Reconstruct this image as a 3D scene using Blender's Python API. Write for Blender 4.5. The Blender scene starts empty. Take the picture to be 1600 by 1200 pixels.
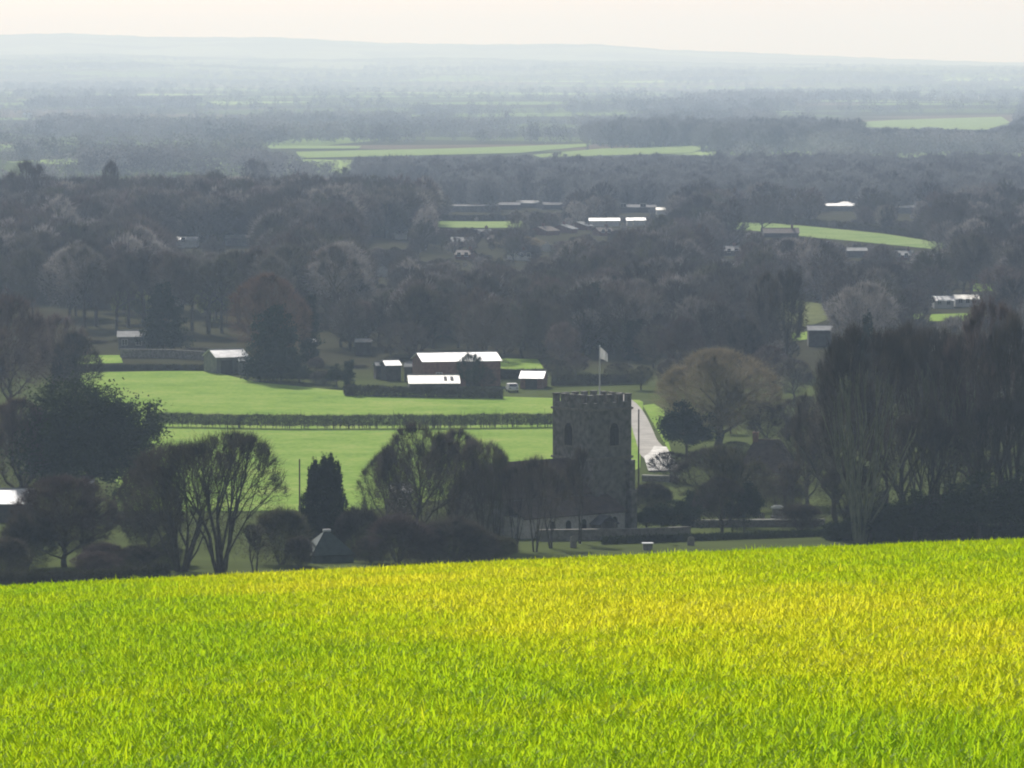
import bpy, math, random
import numpy as np
from mathutils import Vector
R = math.radians
scene = bpy.context.scene
COL = scene.collection

# ------------------------------------------------------------------ camera, world, sun, exposure
F = 7611.0                      # focal length in photo pixels (1600 wide)
PITCH = math.atan(510 / F)      # horizon sits 510 px above the middle
cam_d = bpy.data.cameras.new('camera'); cam_d.sensor_width = 36.0
cam_d.lens = 36.0 * F / 1600.0
cam_d.clip_start = 0.5; cam_d.clip_end = 60000
cam = bpy.data.objects.new('camera', cam_d); COL.objects.link(cam)
cam.location = (0, 0, 0); cam.rotation_euler = (R(90) - PITCH, 0, 0)
scene.camera = cam

SUN_EL, SUN_AZ = 32.0, -14.0     # elevation; azimuth from +Y (minus = left)
world = bpy.data.worlds.new('World'); scene.world = world; world.use_nodes = True
wn = world.node_tree.nodes; wl = world.node_tree.links
bg = wn['Background']; bg.inputs['Strength'].default_value = 0.054
sky = wn.new('ShaderNodeTexSky'); sky.sky_type = 'NISHITA'; sky.sun_disc = False
sky.sun_elevation = R(SUN_EL); sky.sun_rotation = R(SUN_AZ)
sky.air_density = 1.0; sky.dust_density = 1.4; sky.ozone_density = 0.25
shs = wn.new('ShaderNodeHueSaturation'); shs.inputs['Saturation'].default_value = 0.5
wl.new(sky.outputs[0], shs.inputs['Color']); wl.new(shs.outputs[0], bg.inputs[0])
sun_d = bpy.data.lights.new('sun', 'SUN'); sun_d.energy = 4.2; sun_d.angle = R(0.53); sun_d.color = (1.0, 0.97, 0.945)
sun = bpy.data.objects.new('sun', sun_d); COL.objects.link(sun)
sv = Vector((math.sin(R(SUN_AZ)) * math.cos(R(SUN_EL)), math.cos(R(SUN_AZ)) * math.cos(R(SUN_EL)), math.sin(R(SUN_EL))))
sun.rotation_euler = sv.to_track_quat('Z', 'Y').to_euler()
scene.view_settings.view_transform = 'Standard'; scene.view_settings.look = 'None'
scene.view_settings.exposure = 0.42; scene.view_settings.gamma = 1.0
scene.render.engine = 'CYCLES'
cy = scene.cycles
cy.max_bounces = 6; cy.diffuse_bounces = 2; cy.glossy_bounces = 2; cy.transmission_bounces = 3; cy.volume_bounces = 1
cy.transparent_max_bounces = 8; cy.sample_clamp_indirect = 4.0
cy.use_denoising = True; cy.filter_width = 2.0
try: cy.denoiser = 'OPENIMAGEDENOISE'
except Exception: pass
HAZE_DENSITY, HAZE_COLOR, HAZE_G = 1.45e-4, (0.585, 0.745, 1.0), 0.165

# ------------------------------------------------------------------ helpers
def ray(px, py):
    u, v = (px - 800) / F, (600 - py) / F
    return np.array([u, math.cos(PITCH) + v * math.sin(PITCH), -math.sin(PITCH) + v * math.cos(PITCH)])
def at(px, py, D):
    d = ray(px, py); return d * (D / d[1])

_PD = np.array([-300, 300, 400, 450, 500, 560, 620, 700, 800, 900, 1000, 1250, 1500, 1800, 2200, 3000, 4000, 6000, 8000, 10000, 11500, 13000, 16000, 20000, 24000, 30000.])
_PZ = np.array([-44, -44, -46.6, -49.4, -52, -55, -56.6, -57, -56.5, -56, -55, -54.5, -54, -55, -56, -58, -60, -63, -64, -62, -58, -55, -52, -50, -50, -50.])
_fine = np.arange(-300, 30000, 5.0)
_fz = np.interp(_fine, _PD, _PZ)
def _smooth(a, w):
    k = np.ones(w) / w; return np.convolve(np.pad(a, w // 2, mode='edge'), k, mode='same')[w // 2: w // 2 + len(a)]
_fz = np.where(_fine < 1800, _smooth(_fz, 9), _smooth(_fz, 81))
_rn = np.random.default_rng(5)
_hn = [( _rn.uniform(.0006, .0025), _rn.uniform(.0002, .0012), _rn.uniform(0, 6.28)) for _ in range(8)]
def _ridge(t, pts):
    xs, ys = zip(*pts); return np.interp(t, xs, ys)
_HILL_A = [(-2600, 64), (0, 56), (100, 54), (250, 60), (440, 60), (600, 68), (760, 70), (870, 69), (940, 70), (1040, 78), (1180, 83), (1380, 92), (1560, 99), (2000, 105), (4000, 100)]
_HILL_C = [(-2600, 116), (0, 112), (120, 108), (260, 113), (480, 118), (700, 114), (900, 119), (1150, 113), (1300, 110), (1480, 115), (1700, 112), (3000, 116)]
_HILL_D = [(-2600, 84), (0, 86), (150, 82), (330, 88), (520, 92), (680, 90), (860, 96), (1000, 98), (1200, 101), (1450, 103), (1700, 104), (3000, 104)]
_HILL_B = [(-2600, 92), (0, 94), (250, 96), (400, 103), (600, 108), (820, 108), (900, 101), (960, 101), (1060, 110), (1200, 106), (1400, 103), (1600, 104), (3000, 100)]
def height(x, d):
    x = np.asarray(x, float); d = np.asarray(d, float)
    fl = np.interp(d, _fine, _fz)
    dd = np.maximum(d, -80)
    xc = np.clip(x, -60, 60)
    fade = np.clip((420 - d) / 260, 0, 1)
    fp = -1.62 - 0.0726 * dd - 1.6e-4 * dd * np.abs(dd) + fade * (0.049 * xc - 0.0005 * xc * np.abs(xc) * 0.6 - 0.00035 * np.minimum(xc ** 2, 900))
    k = 1.2
    m = np.maximum(fp, fl); z = m + k * np.log(np.exp((fp - m) / k) + np.exp((fl - m) / k))
    # wooded rise on the left
    z = z + 4.2 * np.exp(-((d - 1400) / 260.) ** 2) * (1 / (1 + np.exp((x + 25) / 14.)))
    # far undulation
    far = np.clip((d - 2600) / 3000, 0, 1)
    und = 0
    for a, b, c in _hn: und = und + np.sin(a * x + b * d + c)
    z = z + far * und * 1.5
    # two hill lines
    px = 800 + x / np.maximum(d, 1) * F
    rough_ = 0.7 * np.sin(px / 5.3) * np.sin(px / 17.0 + 1) + 0.6 * np.sin(px / 11.7 + d / 900.) + 0.5 * np.sin(px / 2.9 + 2) * np.sin(px / 41.)
    for (pts, d0, w, jit) in ((_HILL_C, 12300., 500., 1.2), (_HILL_B, 13800., 900., 1.1), (_HILL_D, 16200., 1100., .8), (_HILL_A, 20500., 2200., .6)):
        top = (90 - _ridge(px, pts) + jit * rough_) / F * d0
        prof = np.exp(-((d - d0) / w) ** 2)
        z = z + np.maximum(0, top - (-53)) * prof
    return z
def hz(x, d): return float(height(x, d))
def ground_at(px, py):
    r = ray(px, py); r = r / r[1]
    ds = np.geomspace(330, 24000, 6000)
    h = height(r[0] * ds, ds)
    i = np.argmax(h >= r[2] * ds)
    if h[i] < r[2] * ds[i]: return r[0] * 11000, 11000.
    return r[0] * ds[i], ds[i]

def tag(o, label=None, cat=None, group=None, kind=None):
    if label: o['label'] = label
    if cat: o['category'] = cat
    if group: o['group'] = group
    if kind: o['kind'] = kind
    return o
def empty(name, loc, rz=0, scale=None):
    o = bpy.data.objects.new(name, None); COL.objects.link(o)
    o.location = loc; o.rotation_euler = (0, 0, rz); o.empty_display_size = 0.5
    if scale is not None: o.scale = scale
    return o
def np_mesh(name, verts, faces_list, smooth=False):
    """faces_list: list of (n,k) int arrays"""
    me = bpy.data.meshes.new(name)
    verts = np.asarray(verts, np.float32)
    me.vertices.add(len(verts)); me.vertices.foreach_set('co', verts.ravel())
    li, ls, lt, off = [], [], [], 0
    for f in faces_list:
        f = np.asarray(f, np.int32)
        if len(f) == 0: continue
        n, k = f.shape
        li.append(f.ravel()); ls.append(off + np.arange(n, dtype=np.int32) * k); off += n * k
    li = np.concatenate(li); ls = np.concatenate(ls)
    me.loops.add(len(li)); me.loops.foreach_set('vertex_index', li)
    me.polygons.add(len(ls)); me.polygons.foreach_set('loop_start', ls)
    me.update(calc_edges=True); me.validate()
    if smooth: me.polygons.foreach_set('use_smooth', np.ones(len(ls), bool))
    return me
def link(name, me, mat=None, parent=None):
    o = bpy.data.objects.new(name, me); COL.objects.link(o)
    if mat is not None:
        if len(me.materials) == 0: me.materials.append(mat)
    if parent is not None: o.parent = parent
    return o

class MB:
    def __init__(s): s.v = []; s.f = []
    def add(s, vs, fs):
        b = len(s.v); s.v += [tuple(map(float, p)) for p in vs]; s.f += [tuple(b + i for i in f) for f in fs]; return s
    def box(s, x0, x1, y0, y1, z0, z1):
        return s.add([(x0, y0, z0), (x1, y0, z0), (x1, y1, z0), (x0, y1, z0), (x0, y0, z1), (x1, y0, z1), (x1, y1, z1), (x0, y1, z1)],
                     [(0, 3, 2, 1), (4, 5, 6, 7), (0, 1, 5, 4), (1, 2, 6, 5), (2, 3, 7, 6), (3, 0, 4, 7)])
    def slab(s, quad, t):
        """a quad (4 points, counterclockwise seen from outside) given thickness t"""
        q = [Vector(p) for p in quad]; n = (q[1] - q[0]).cross(q[3] - q[0]).normalized() * t
        return s.add(q + [p + n for p in q], [(3, 2, 1, 0), (4, 5, 6, 7), (0, 1, 5, 4), (1, 2, 6, 5), (2, 3, 7, 6), (3, 0, 4, 7)])
    def prism(s, pts, y0, y1):
        """polygon in x,z (counterclockwise seen from -y) extruded y0..y1"""
        n = len(pts)
        vs = [(x, y0, z) for x, z in pts] + [(x, y1, z) for x, z in pts]
        return s.add(vs, [tuple(range(n)), tuple(range(2 * n - 1, n - 1, -1))] + [(i, i + n, (i + 1) % n + n, (i + 1) % n) for i in range(n)])
    def tube(s, p, q, r0, r1, n=8):
        p, q = Vector(p), Vector(q); d = (q - p).normalized()
        a = d.orthogonal().normalized(); b = d.cross(a)
        vs = []
        for (c, r) in ((p, r0), (q, r1)):
            for i in range(n):
                t = 2 * math.pi * i / n; vs.append(c + a * (r * math.cos(t)) + b * (r * math.sin(t)))
        return s.add(vs, [(i, (i + 1) % n, (i + 1) % n + n, i + n) for i in range(n)] + [tuple(range(n - 1, -1, -1)), tuple(range(n, 2 * n))])
    def build(s, name, mat, parent=None, bevel=0):
        me = bpy.data.meshes.new(name); me.from_pydata(s.v, [], s.f); me.update()
        o = link(name, me, mat, parent)
        if bevel:
            m = o.modifiers.new('bevel', 'BEVEL'); m.width = bevel; m.segments = 1
        return o

# ------------------------------------------------------------------ materials
def mat_new(name):
    m = bpy.data.materials.new(name); m.use_nodes = True
    return m, m.node_tree.nodes, m.node_tree.links, m.node_tree.nodes['Principled BSDF']
def mat_noise(name, c1, c2, scale=1.0, rough=0.8, spec=0.3, metallic=0, detail=5, bump=0, rand=0, coord='Object'):
    m, n, l, p = mat_new(name)
    tc = n.new('ShaderNodeTexCoord'); ns = n.new('ShaderNodeTexNoise'); ns.inputs['Scale'].default_value = scale; ns.inputs['Detail'].default_value = detail
    l.new(tc.outputs[coord], ns.inputs['Vector'])
    cr = n.new('ShaderNodeValToRGB'); cr.color_ramp.elements[0].position = 0.32; cr.color_ramp.elements[1].position = 0.68
    cr.color_ramp.elements[0].color = (*c1, 1); cr.color_ramp.elements[1].color = (*c2, 1)
    l.new(ns.outputs['Fac'], cr.inputs['Fac'])
    out = cr.outputs['Color']
    if rand:
        oi = n.new('ShaderNodeObjectInfo'); mr = n.new('ShaderNodeMapRange'); mr.inputs['To Min'].default_value = 1 - rand; mr.inputs['To Max'].default_value = 1 + rand
        l.new(oi.outputs['Random'], mr.inputs['Value'])
        hs = n.new('ShaderNodeHueSaturation'); l.new(out, hs.inputs['Color']); l.new(mr.outputs[0], hs.inputs['Value']); out = hs.outputs[0]
    l.new(out, p.inputs['Base Color'])
    p.inputs['Roughness'].default_value = rough; p.inputs['Specular IOR Level'].default_value = spec; p.inputs['Metallic'].default_value = metallic
    if bump:
        b = n.new('ShaderNodeBump'); b.inputs['Strength'].default_value = bump; b.inputs['Distance'].default_value = 0.05
        l.new(ns.outputs['Fac'], b.inputs['Height']); l.new(b.outputs[0], p.inputs['Normal'])
    return m
def mat_leaf(name, c1, c2, scale=0.8, trans=0.3, rand=0.2):
    m, n, l, p = mat_new(name)
    tc = n.new('ShaderNodeTexCoord'); ns = n.new('ShaderNodeTexNoise'); ns.inputs['Scale'].default_value = scale; ns.inputs['Detail'].default_value = 3
    l.new(tc.outputs['Object'], ns.inputs['Vector'])
    cr = n.new('ShaderNodeValToRGB'); cr.color_ramp.elements[0].position = 0.35; cr.color_ramp.elements[1].position = 0.65
    cr.color_ramp.elements[0].color = (*c1, 1); cr.color_ramp.elements[1].color = (*c2, 1)
    l.new(ns.outputs['Fac'], cr.inputs['Fac'])
    oi = n.new('ShaderNodeObjectInfo'); mr = n.new('ShaderNodeMapRange'); mr.inputs['To Min'].default_value = 1 - rand; mr.inputs['To Max'].default_value = 1 + rand
    l.new(oi.outputs['Random'], mr.inputs['Value'])
    hs = n.new('ShaderNodeHueSaturation'); l.new(cr.outputs['Color'], hs.inputs['Color']); l.new(mr.outputs[0], hs.inputs['Value'])
    df = n.new('ShaderNodeBsdfDiffuse'); tr = n.new('ShaderNodeBsdfTranslucent'); mx = n.new('ShaderNodeMixShader'); mx.inputs[0].default_value = trans
    l.new(hs.outputs[0], df.inputs['Color']); l.new(hs.outputs[0], tr.inputs['Color'])
    l.new(df.outputs[0], mx.inputs[1]); l.new(tr.outputs[0], mx.inputs[2])
    l.new(mx.outputs[0], n['Material Output'].inputs['Surface']); n.remove(p)
    return m
def mat_roof(name, c1, c2, scale=(1, 1, 1), rough=0.35, spec=0.5, rows=0.0):
    """roof sheet or tile: courses along local z and x"""
    m, n, l, p = mat_new(name)
    tc = n.new('ShaderNodeTexCoord'); mp = n.new('ShaderNodeMapping'); mp.inputs['Scale'].default_value = scale
    l.new(tc.outputs['Object'], mp.inputs['Vector'])
    ns = n.new('ShaderNodeTexNoise'); ns.inputs['Scale'].default_value = 1.0; ns.inputs['Detail'].default_value = 6; l.new(mp.outputs[0], ns.inputs['Vector'])
    cr = n.new('ShaderNodeValToRGB'); cr.color_ramp.elements[0].position = 0.3; cr.color_ramp.elements[1].position = 0.7
    cr.color_ramp.elements[0].color = (*c1, 1); cr.color_ramp.elements[1].color = (*c2, 1)
    l.new(ns.outputs['Fac'], cr.inputs['Fac']); l.new(cr.outputs[0], p.inputs['Base Color'])
    p.inputs['Roughness'].default_value = rough; p.inputs['Specular IOR Level'].default_value = spec
    wv = n.new('ShaderNodeTexWave'); wv.inputs['Scale'].default_value = 6 if not rows else rows; wv.bands_direction = 'X' if not rows else 'Z'
    l.new(tc.outputs['Object'], wv.inputs['Vector'])
    b = n.new('ShaderNodeBump'); b.inputs['Strength'].default_value = 0.35; b.inputs['Distance'].default_value = 0.03
    l.new(wv.outputs['Fac'], b.inputs['Height']); l.new(b.outputs[0], p.inputs['Normal'])
    return m

M = {}
M['bark'] = mat_noise('bark', (0.055, 0.047, 0.038), (0.10, 0.088, 0.07), 3.0, 0.9, 0.2)
M['bark_green'] = mat_noise('mossy_bark', (0.10, 0.108, 0.068), (0.21, 0.215, 0.14), 2.0, 0.9, 0.2)
M['twig'] = mat_leaf('bare_twigs', (0.042, 0.037, 0.031), (0.100, 0.087, 0.072), 0.45, 0.25, 0.45)
def mat_wood(name):
    m = mat_leaf(name, (0.55, 0.55, 0.55), (1.0, 1.0, 1.0), 0.4, 0.25, 0.25); n, l = m.node_tree.nodes, m.node_tree.links
    oi = n.new('ShaderNodeObjectInfo'); cr = n.new('ShaderNodeValToRGB'); e = cr.color_ramp.elements
    e[0].position = 0; e[0].color = (0.065, 0.060, 0.057, 1); e[1].position = 1; e[1].color = (0.36, 0.34, 0.33, 1)
    for ps, c in ((.40, (.115, .105, .097)), (.58, (.155, .12, .112)), (.70, (.09, .095, .062)), (.84, (.21, .195, .18))):
        x = e.new(ps); x.color = (*c, 1)
    w = n.new('ShaderNodeMath'); w.operation = 'MULTIPLY'; w.inputs[1].default_value = 7.31; f = n.new('ShaderNodeMath'); f.operation = 'FRACT'
    l.new(oi.outputs['Random'], w.inputs[0]); l.new(w.outputs[0], f.inputs[0]); l.new(f.outputs[0], cr.inputs['Fac'])
    mx = n.new('ShaderNodeMix'); mx.data_type = 'RGBA'; mx.blend_type = 'MULTIPLY'; mx.inputs['Factor'].default_value = 1
    hs = [q for q in n if q.type == 'HUE_SAT'][0]; l.new(hs.outputs[0], mx.inputs[6]); l.new(cr.outputs[0], mx.inputs[7])
    for q in n:
        if q.type in ('BSDF_DIFFUSE', 'BSDF_TRANSLUCENT'): l.new(mx.outputs[2], q.inputs['Color'])
    return m
M['wood_twig'] = mat_wood('winter_wood_twigs')
M['twig_purple'] = mat_leaf('purplish_twigs', (0.075, 0.056, 0.054), (0.15, 0.115, 0.108), 0.45, 0.25, 0.35)
M['twig_olive'] = mat_leaf('olive_twigs', (0.055, 0.055, 0.032), (0.12, 0.115, 0.068), 0.45, 0.25, 0.3)
M['twig_gold'] = mat_leaf('golden_twigs', (0.21, 0.178, 0.118), (0.32, 0.275, 0.19), 0.35, 0.25, 0.05)
M['twig_copper'] = mat_leaf('copper_leaves', (0.115, 0.070, 0.052), (0.18, 0.112, 0.083), 0.4, 0.25, 0.05)
M['evergreen'] = mat_leaf('evergreen_leaves', (0.022, 0.034, 0.016), (0.045, 0.060, 0.026), 0.5, 0.12, 0.15)
M['laurel'] = mat_leaf('sunlit_leaves', (0.10, 0.12, 0.04), (0.22, 0.24, 0.09), 0.5, 0.35, 0.15)  # leaf colour lightened to stand for sunlit leaves between the trunks
M['conifer'] = mat_leaf('conifer_needles', (0.016, 0.030, 0.024), (0.032, 0.050, 0.036), 0.5, 0.08, 0.15)
M['yew'] = mat_leaf('yew_needles', (0.012, 0.022, 0.013), (0.026, 0.040, 0.022), 0.6, 0.08, 0.1)
M['hedge'] = mat_leaf('hedge_twigs', (0.05, 0.047, 0.033), (0.09, 0.085, 0.055), 0.6, 0.1, 0.1)
M['far_haze_twig'] = mat_leaf('hazed_twigs', (0.13, 0.138, 0.146), (0.32, 0.325, 0.335), 0.012, 0.2, 0.4)  # haze put into the colour: paler and bluer than the nearer twigs
M['stone'] = mat_noise('flint_stone', (0.11, 0.108, 0.10), (0.27, 0.26, 0.24), 1.6, 0.9, 0.2, detail=9, bump=0.6)
M['stone_pale'] = mat_noise('dressed_stone', (0.42, 0.41, 0.37), (0.62, 0.60, 0.55), 3.0, 0.85, 0.25, bump=0.3)
M['stone_wall'] = mat_noise('field_stone', (0.16, 0.15, 0.13), (0.30, 0.28, 0.25), 2.5, 0.9, 0.2, detail=8, bump=0.6)
M['tile'] = mat_roof('brown_tile', (0.065, 0.050, 0.044), (0.13, 0.095, 0.08), (1.2, 1.2, 1.2), 0.8, 0.2, rows=5)
M['slate'] = mat_roof('grey_slate', (0.10, 0.10, 0.11), (0.18, 0.18, 0.19), (1, 1, 1), 0.85, 0.1, rows=5)
M['white_roof'] = mat_roof('white_metal_roof', (0.36, 0.37, 0.38), (0.74, 0.74, 0.73), (0.7, 0.7, 0.7), 0.45, 0.5)
M['cream_roof'] = mat_roof('cream_fibre_roof', (0.46, 0.43, 0.34), (0.74, 0.71, 0.60), (0.8, 0.8, 0.8), 0.5, 0.4)
M['grey_roof'] = mat_roof('weathered_metal_roof', (0.16, 0.165, 0.17), (0.30, 0.31, 0.32), (0.6, 0.6, 0.6), 0.75, 0.15)
M['brick'] = mat_noise('red_brick', (0.16, 0.085, 0.07), (0.25, 0.14, 0.11), 2.0, 0.85, 0.2, detail=8)
M['white_wall'] = mat_noise('white_render', (0.60, 0.60, 0.57), (0.74, 0.73, 0.70), 1.2, 0.7, 0.3)
M['grey_wall'] = mat_noise('grey_boards', (0.14, 0.14, 0.145), (0.22, 0.22, 0.22), 1.5, 0.8, 0.25)
M['dark_wall'] = mat_noise('dark_boards', (0.05, 0.047, 0.045), (0.09, 0.085, 0.08), 1.5, 0.85, 0.2)
M['green_paint'] = mat_noise('green_felt', (0.07, 0.10, 0.095), (0.11, 0.14, 0.13), 1.5, 0.8, 0.2)
M['glass'] = mat_noise('dark_glass', (0.02, 0.022, 0.025), (0.04, 0.042, 0.045), 0.8, 0.12, 0.6)
M['opening'] = mat_noise('dark_louvre', (0.045, 0.045, 0.044), (0.075, 0.073, 0.07), 3, 0.9, 0.1)
M['white_paint'] = mat_noise('white_gloss', (0.74, 0.74, 0.74), (0.82, 0.82, 0.82), 1.0, 0.35, 0.5)
M['tyre'] = mat_noise('rubber', (0.02, 0.02, 0.02), (0.03, 0.03, 0.03), 4, 0.85, 0.2)
M['wood_pole'] = mat_noise('weathered_timber', (0.10, 0.085, 0.07), (0.16, 0.14, 0.115), 4, 0.9, 0.2)
M['flag_white'] = mat_leaf('white_cloth', (0.78, 0.78, 0.78), (0.84, 0.84, 0.84), 1, 0.4, 0)
M['flag_dark'] = mat_leaf('navy_cloth', (0.10, 0.11, 0.15), (0.12, 0.13, 0.17), 1, 0.3, 0)
M['road'] = mat_noise('concrete_lane', (0.34, 0.32, 0.29), (0.48, 0.455, 0.41), 0.5, 0.95, 0.05)
M['apron'] = mat_noise('chalk_concrete', (0.42, 0.40, 0.36), (0.80, 0.78, 0.73), 0.6, 0.8, 0.1, bump=0.3)

def mat_pasture(name, c1, c2, c3):
    m, n, l, p = mat_new(name)
    tc = n.new('ShaderNodeTexCoord')
    a = n.new('ShaderNodeTexNoise'); a.inputs['Scale'].default_value = 0.07; a.inputs['Detail'].default_value = 10; a.inputs['Roughness'].default_value = 0.75
    b = n.new('ShaderNodeTexNoise'); b.inputs['Scale'].default_value = 1.3; b.inputs['Detail'].default_value = 4
    l.new(tc.outputs['Object'], a.inputs['Vector']); l.new(tc.outputs['Object'], b.inputs['Vector'])
    cr = n.new('ShaderNodeValToRGB'); e = cr.color_ramp.elements
    e[0].position = 0.38; e[0].color = (*c1, 1); e[1].position = 0.62; e[1].color = (*c3, 1)
    x = e.new(0.5); x.color = (*c2, 1)
    ad = n.new('ShaderNodeMath'); ad.operation = 'MULTIPLY_ADD'; ad.inputs[1].default_value = 0.35; ad.inputs[2].default_value = 0.0
    l.new(b.outputs['Fac'], ad.inputs[0])
    ad2 = n.new('ShaderNodeMath'); ad2.operation = 'MULTIPLY_ADD'; ad2.inputs[1].default_value = 0.65
    l.new(a.outputs['Fac'], ad2.inputs[0]); l.new(ad.outputs[0], ad2.inputs[2])
    l.new(ad2.outputs[0], cr.inputs['Fac'])
    df = n.new('ShaderNodeBsdfDiffuse'); l.new(cr.outputs[0], df.inputs['Color'])
    bp = n.new('ShaderNodeBump'); bp.inputs['Strength'].default_value = 0.5; bp.inputs['Distance'].default_value = 0.3
    l.new(b.outputs['Fac'], bp.inputs['Height']); l.new(bp.outputs[0], df.inputs['Normal'])
    l.new(df.outputs[0], n['Material Output'].inputs['Surface']); n.remove(p)
    return m
M['pasture'] = mat_pasture('pasture_grass', (0.16, 0.27, 0.05), (0.24, 0.36, 0.075), (0.34, 0.41, 0.12))
M['far_pasture'] = mat_pasture('distant_pasture_grass', (0.17, 0.25, 0.09), (0.24, 0.33, 0.12), (0.31, 0.37, 0.16))
M['meadow'] = mat_pasture('rough_meadow', (0.10, 0.11, 0.05), (0.15, 0.17, 0.07), (0.20, 0.21, 0.10))

# ground: rough grass near, leaf litter under the woods, patchwork farmland far away
def mat_ground():
    m, n, l, p = mat_new('ground_cover')
    tc = n.new('ShaderNodeTexCoord'); sp = n.new('ShaderNodeSeparateXYZ'); l.new(tc.outputs['Object'], sp.inputs[0])
    def rng(a, b):
        r = n.new('ShaderNodeMapRange'); r.inputs['From Min'].default_value = a; r.inputs['From Max'].default_value = b; r.interpolation_type = 'SMOOTHSTEP'
        l.new(sp.outputs['Y'], r.inputs['Value']); return r.outputs[0]
    def mix(fac, a, b):
        x = n.new('ShaderNodeMix'); x.data_type = 'RGBA'; l.new(fac, x.inputs['Factor'])
        for s, c in ((x.inputs[6], a), (x.inputs[7], b)):
            if isinstance(c, tuple): s.default_value = (*c, 1)
            else: l.new(c, s)
        return x.outputs[2]
    n1 = n.new('ShaderNodeTexNoise'); n1.inputs['Scale'].default_value = 0.06; n1.inputs['Detail'].default_value = 8; l.new(tc.outputs['Object'], n1.inputs['Vector'])
    n2 = n.new('ShaderNodeTexNoise'); n2.inputs['Scale'].default_value = 6; n2.inputs['Detail'].default_value = 4; l.new(tc.outputs['Object'], n2.inputs['Vector'])
    crop = mix(n2.outputs['Fac'], (0.10, 0.16, 0.02), (0.18, 0.24, 0.03))
    rough = mix(n1.outputs['Fac'], (0.05, 0.062, 0.024), (0.12, 0.15, 0.05))
    litter = mix(n1.outputs['Fac'], (0.035, 0.031, 0.023), (0.07, 0.072, 0.038))
    mp = n.new('ShaderNodeMapping'); mp.inputs['Scale'].default_value = (1 / 260., 1 / 300., 0.0); mp.inputs['Rotation'].default_value = (0, 0, 0.3); l.new(tc.outputs['Object'], mp.inputs['Vector'])
    vo = n.new('ShaderNodeTexVoronoi'); vo.inputs['Scale'].default_value = 1.0; l.new(mp.outputs[0], vo.inputs['Vector'])
    sc = n.new('ShaderNodeSeparateColor'); l.new(vo.outputs['Color'], sc.inputs[0])
    cr = n.new('ShaderNodeValToRGB'); cr.color_ramp.interpolation = 'CONSTANT'; e = cr.color_ramp.elements
    e[0].position = 0; e[0].color = (0.07, 0.075, 0.045, 1); e[1].position = 0.4; e[1].color = (0.11, 0.14, 0.06, 1)
    for ps, c in ((0.68, (0.18, 0.25, 0.09)), (0.84, (0.15, 0.125, 0.09)), (0.92, (0.30, 0.40, 0.15))):
        x = e.new(ps); x.color = (*c, 1)
    l.new(sc.outputs[0], cr.inputs['Fac'])
    c = mix(rng(120, 200), crop, rough)
    c = mix(rng(820, 900), c, litter)
    c = mix(rng(2000, 2300), c, cr.outputs[0])
    c = mix(rng(11500, 13000), c, mix(sc.outputs[1], (0.04, 0.05, 0.035), (0.20, 0.24, 0.13)))
    df = n.new('ShaderNodeBsdfDiffuse'); l.new(c, df.inputs['Color']); l.new(df.outputs[0], n['Material Output'].inputs['Surface']); n.remove(p)
    return m
M['ground'] = mat_ground()

# ------------------------------------------------------------------ ground, hills, fields, lane
def fan(name, ds, ts, mat, label_kind='structure'):
    D, T = np.meshgrid(ds, ts, indexing='ij')
    X = (D + 160) * T; Z = height(X, D)
    v = np.stack([X, D, Z], -1).reshape(-1, 3)
    nr, nc = len(ds), len(ts)
    i = (np.arange(nr - 1)[:, None] * nc + np.arange(nc - 1)[None, :]).ravel()
    f = np.stack([i, i + 1, i + nc + 1, i + nc], -1)
    o = link(name, np_mesh(name, v, [f], smooth=True), mat); tag(o, kind='structure'); return o
ds = np.concatenate([np.arange(-110, 140, 2.5), np.arange(140, 620, 4), np.arange(620, 2200, 10), np.geomspace(2200, 11600, 180)])
ts = np.sort(np.concatenate([np.linspace(-0.36, 0.36, 61), np.linspace(-0.12, 0.12, 140)]))
ts = np.unique(np.round(ts, 6))
fan('ground', ds, ts, M['ground'])
fan('hills', np.linspace(11600, 24000, 200), np.sort(np.unique(np.round(np.concatenate([np.linspace(-0.36, 0.36, 80), np.linspace(-0.13, 0.13, 220)]), 6))), M['ground'])

POLYS = []                                   # ground polygons kept free of trees
def sheet(name, pxpoly, mat, lift=0.10, rows=60, cols=30):
    pts = [ground_at(*p) for p in pxpoly]
    POLYS.append(pts)
    ysall = [p[1] for p in pts]; y0, y1 = min(ysall), max(ysall)
    V, Fc = [], []
    ys = np.linspace(y0 + 1e-3 * (y1 - y0), y1 - 1e-3 * (y1 - y0), rows)
    for y in ys:
        xs = []
        for a, b in zip(pts, pts[1:] + pts[:1]):
            if (a[1] - y) * (b[1] - y) < 0: xs.append(a[0] + (b[0] - a[0]) * (y - a[1]) / (b[1] - a[1]))
        xs = np.linspace(min(xs), max(xs), cols)
        V.append(np.stack([xs, np.full(cols, y), height(xs, y) + lift], -1))
    v = np.concatenate(V)
    i = (np.arange(rows - 1)[:, None] * cols + np.arange(cols - 1)[None, :]).ravel()
    o = link(name, np_mesh(name, v, [np.stack([i, i + 1, i + cols + 1, i + cols], -1)], smooth=True), mat)
    return tag(o, kind='structure')
sheet('pasture', [(112, 581), (325, 580), (400, 598), (540, 612), (786, 621), (1005, 626), (1000, 735), (860, 755), (560, 800), (180, 800), (185, 660)], M['pasture'])
sheet('pasture', [(125, 556), (188, 556), (192, 568), (118, 570)], M['pasture'])
sheet('pasture', [(766, 561), (840, 562), (850, 577), (800, 579), (770, 575)], M['pasture'])
sheet('pasture', [(1004, 634), (1022, 632), (1038, 642), (1044, 690), (1052, 716)], M['pasture'], lift=0.07)
sheet('pasture', [(683, 346), (820, 346), (818, 356), (684, 356)], M['far_pasture'], 0.15)
sheet('pasture', [(1132, 348), (1200, 349), (1260, 354), (1380, 366), (1478, 381), (1468, 391), (1400, 384), (1330, 377), (1270, 372), (1200, 363), (1140, 358)], M['far_pasture'], 0.15)
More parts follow.
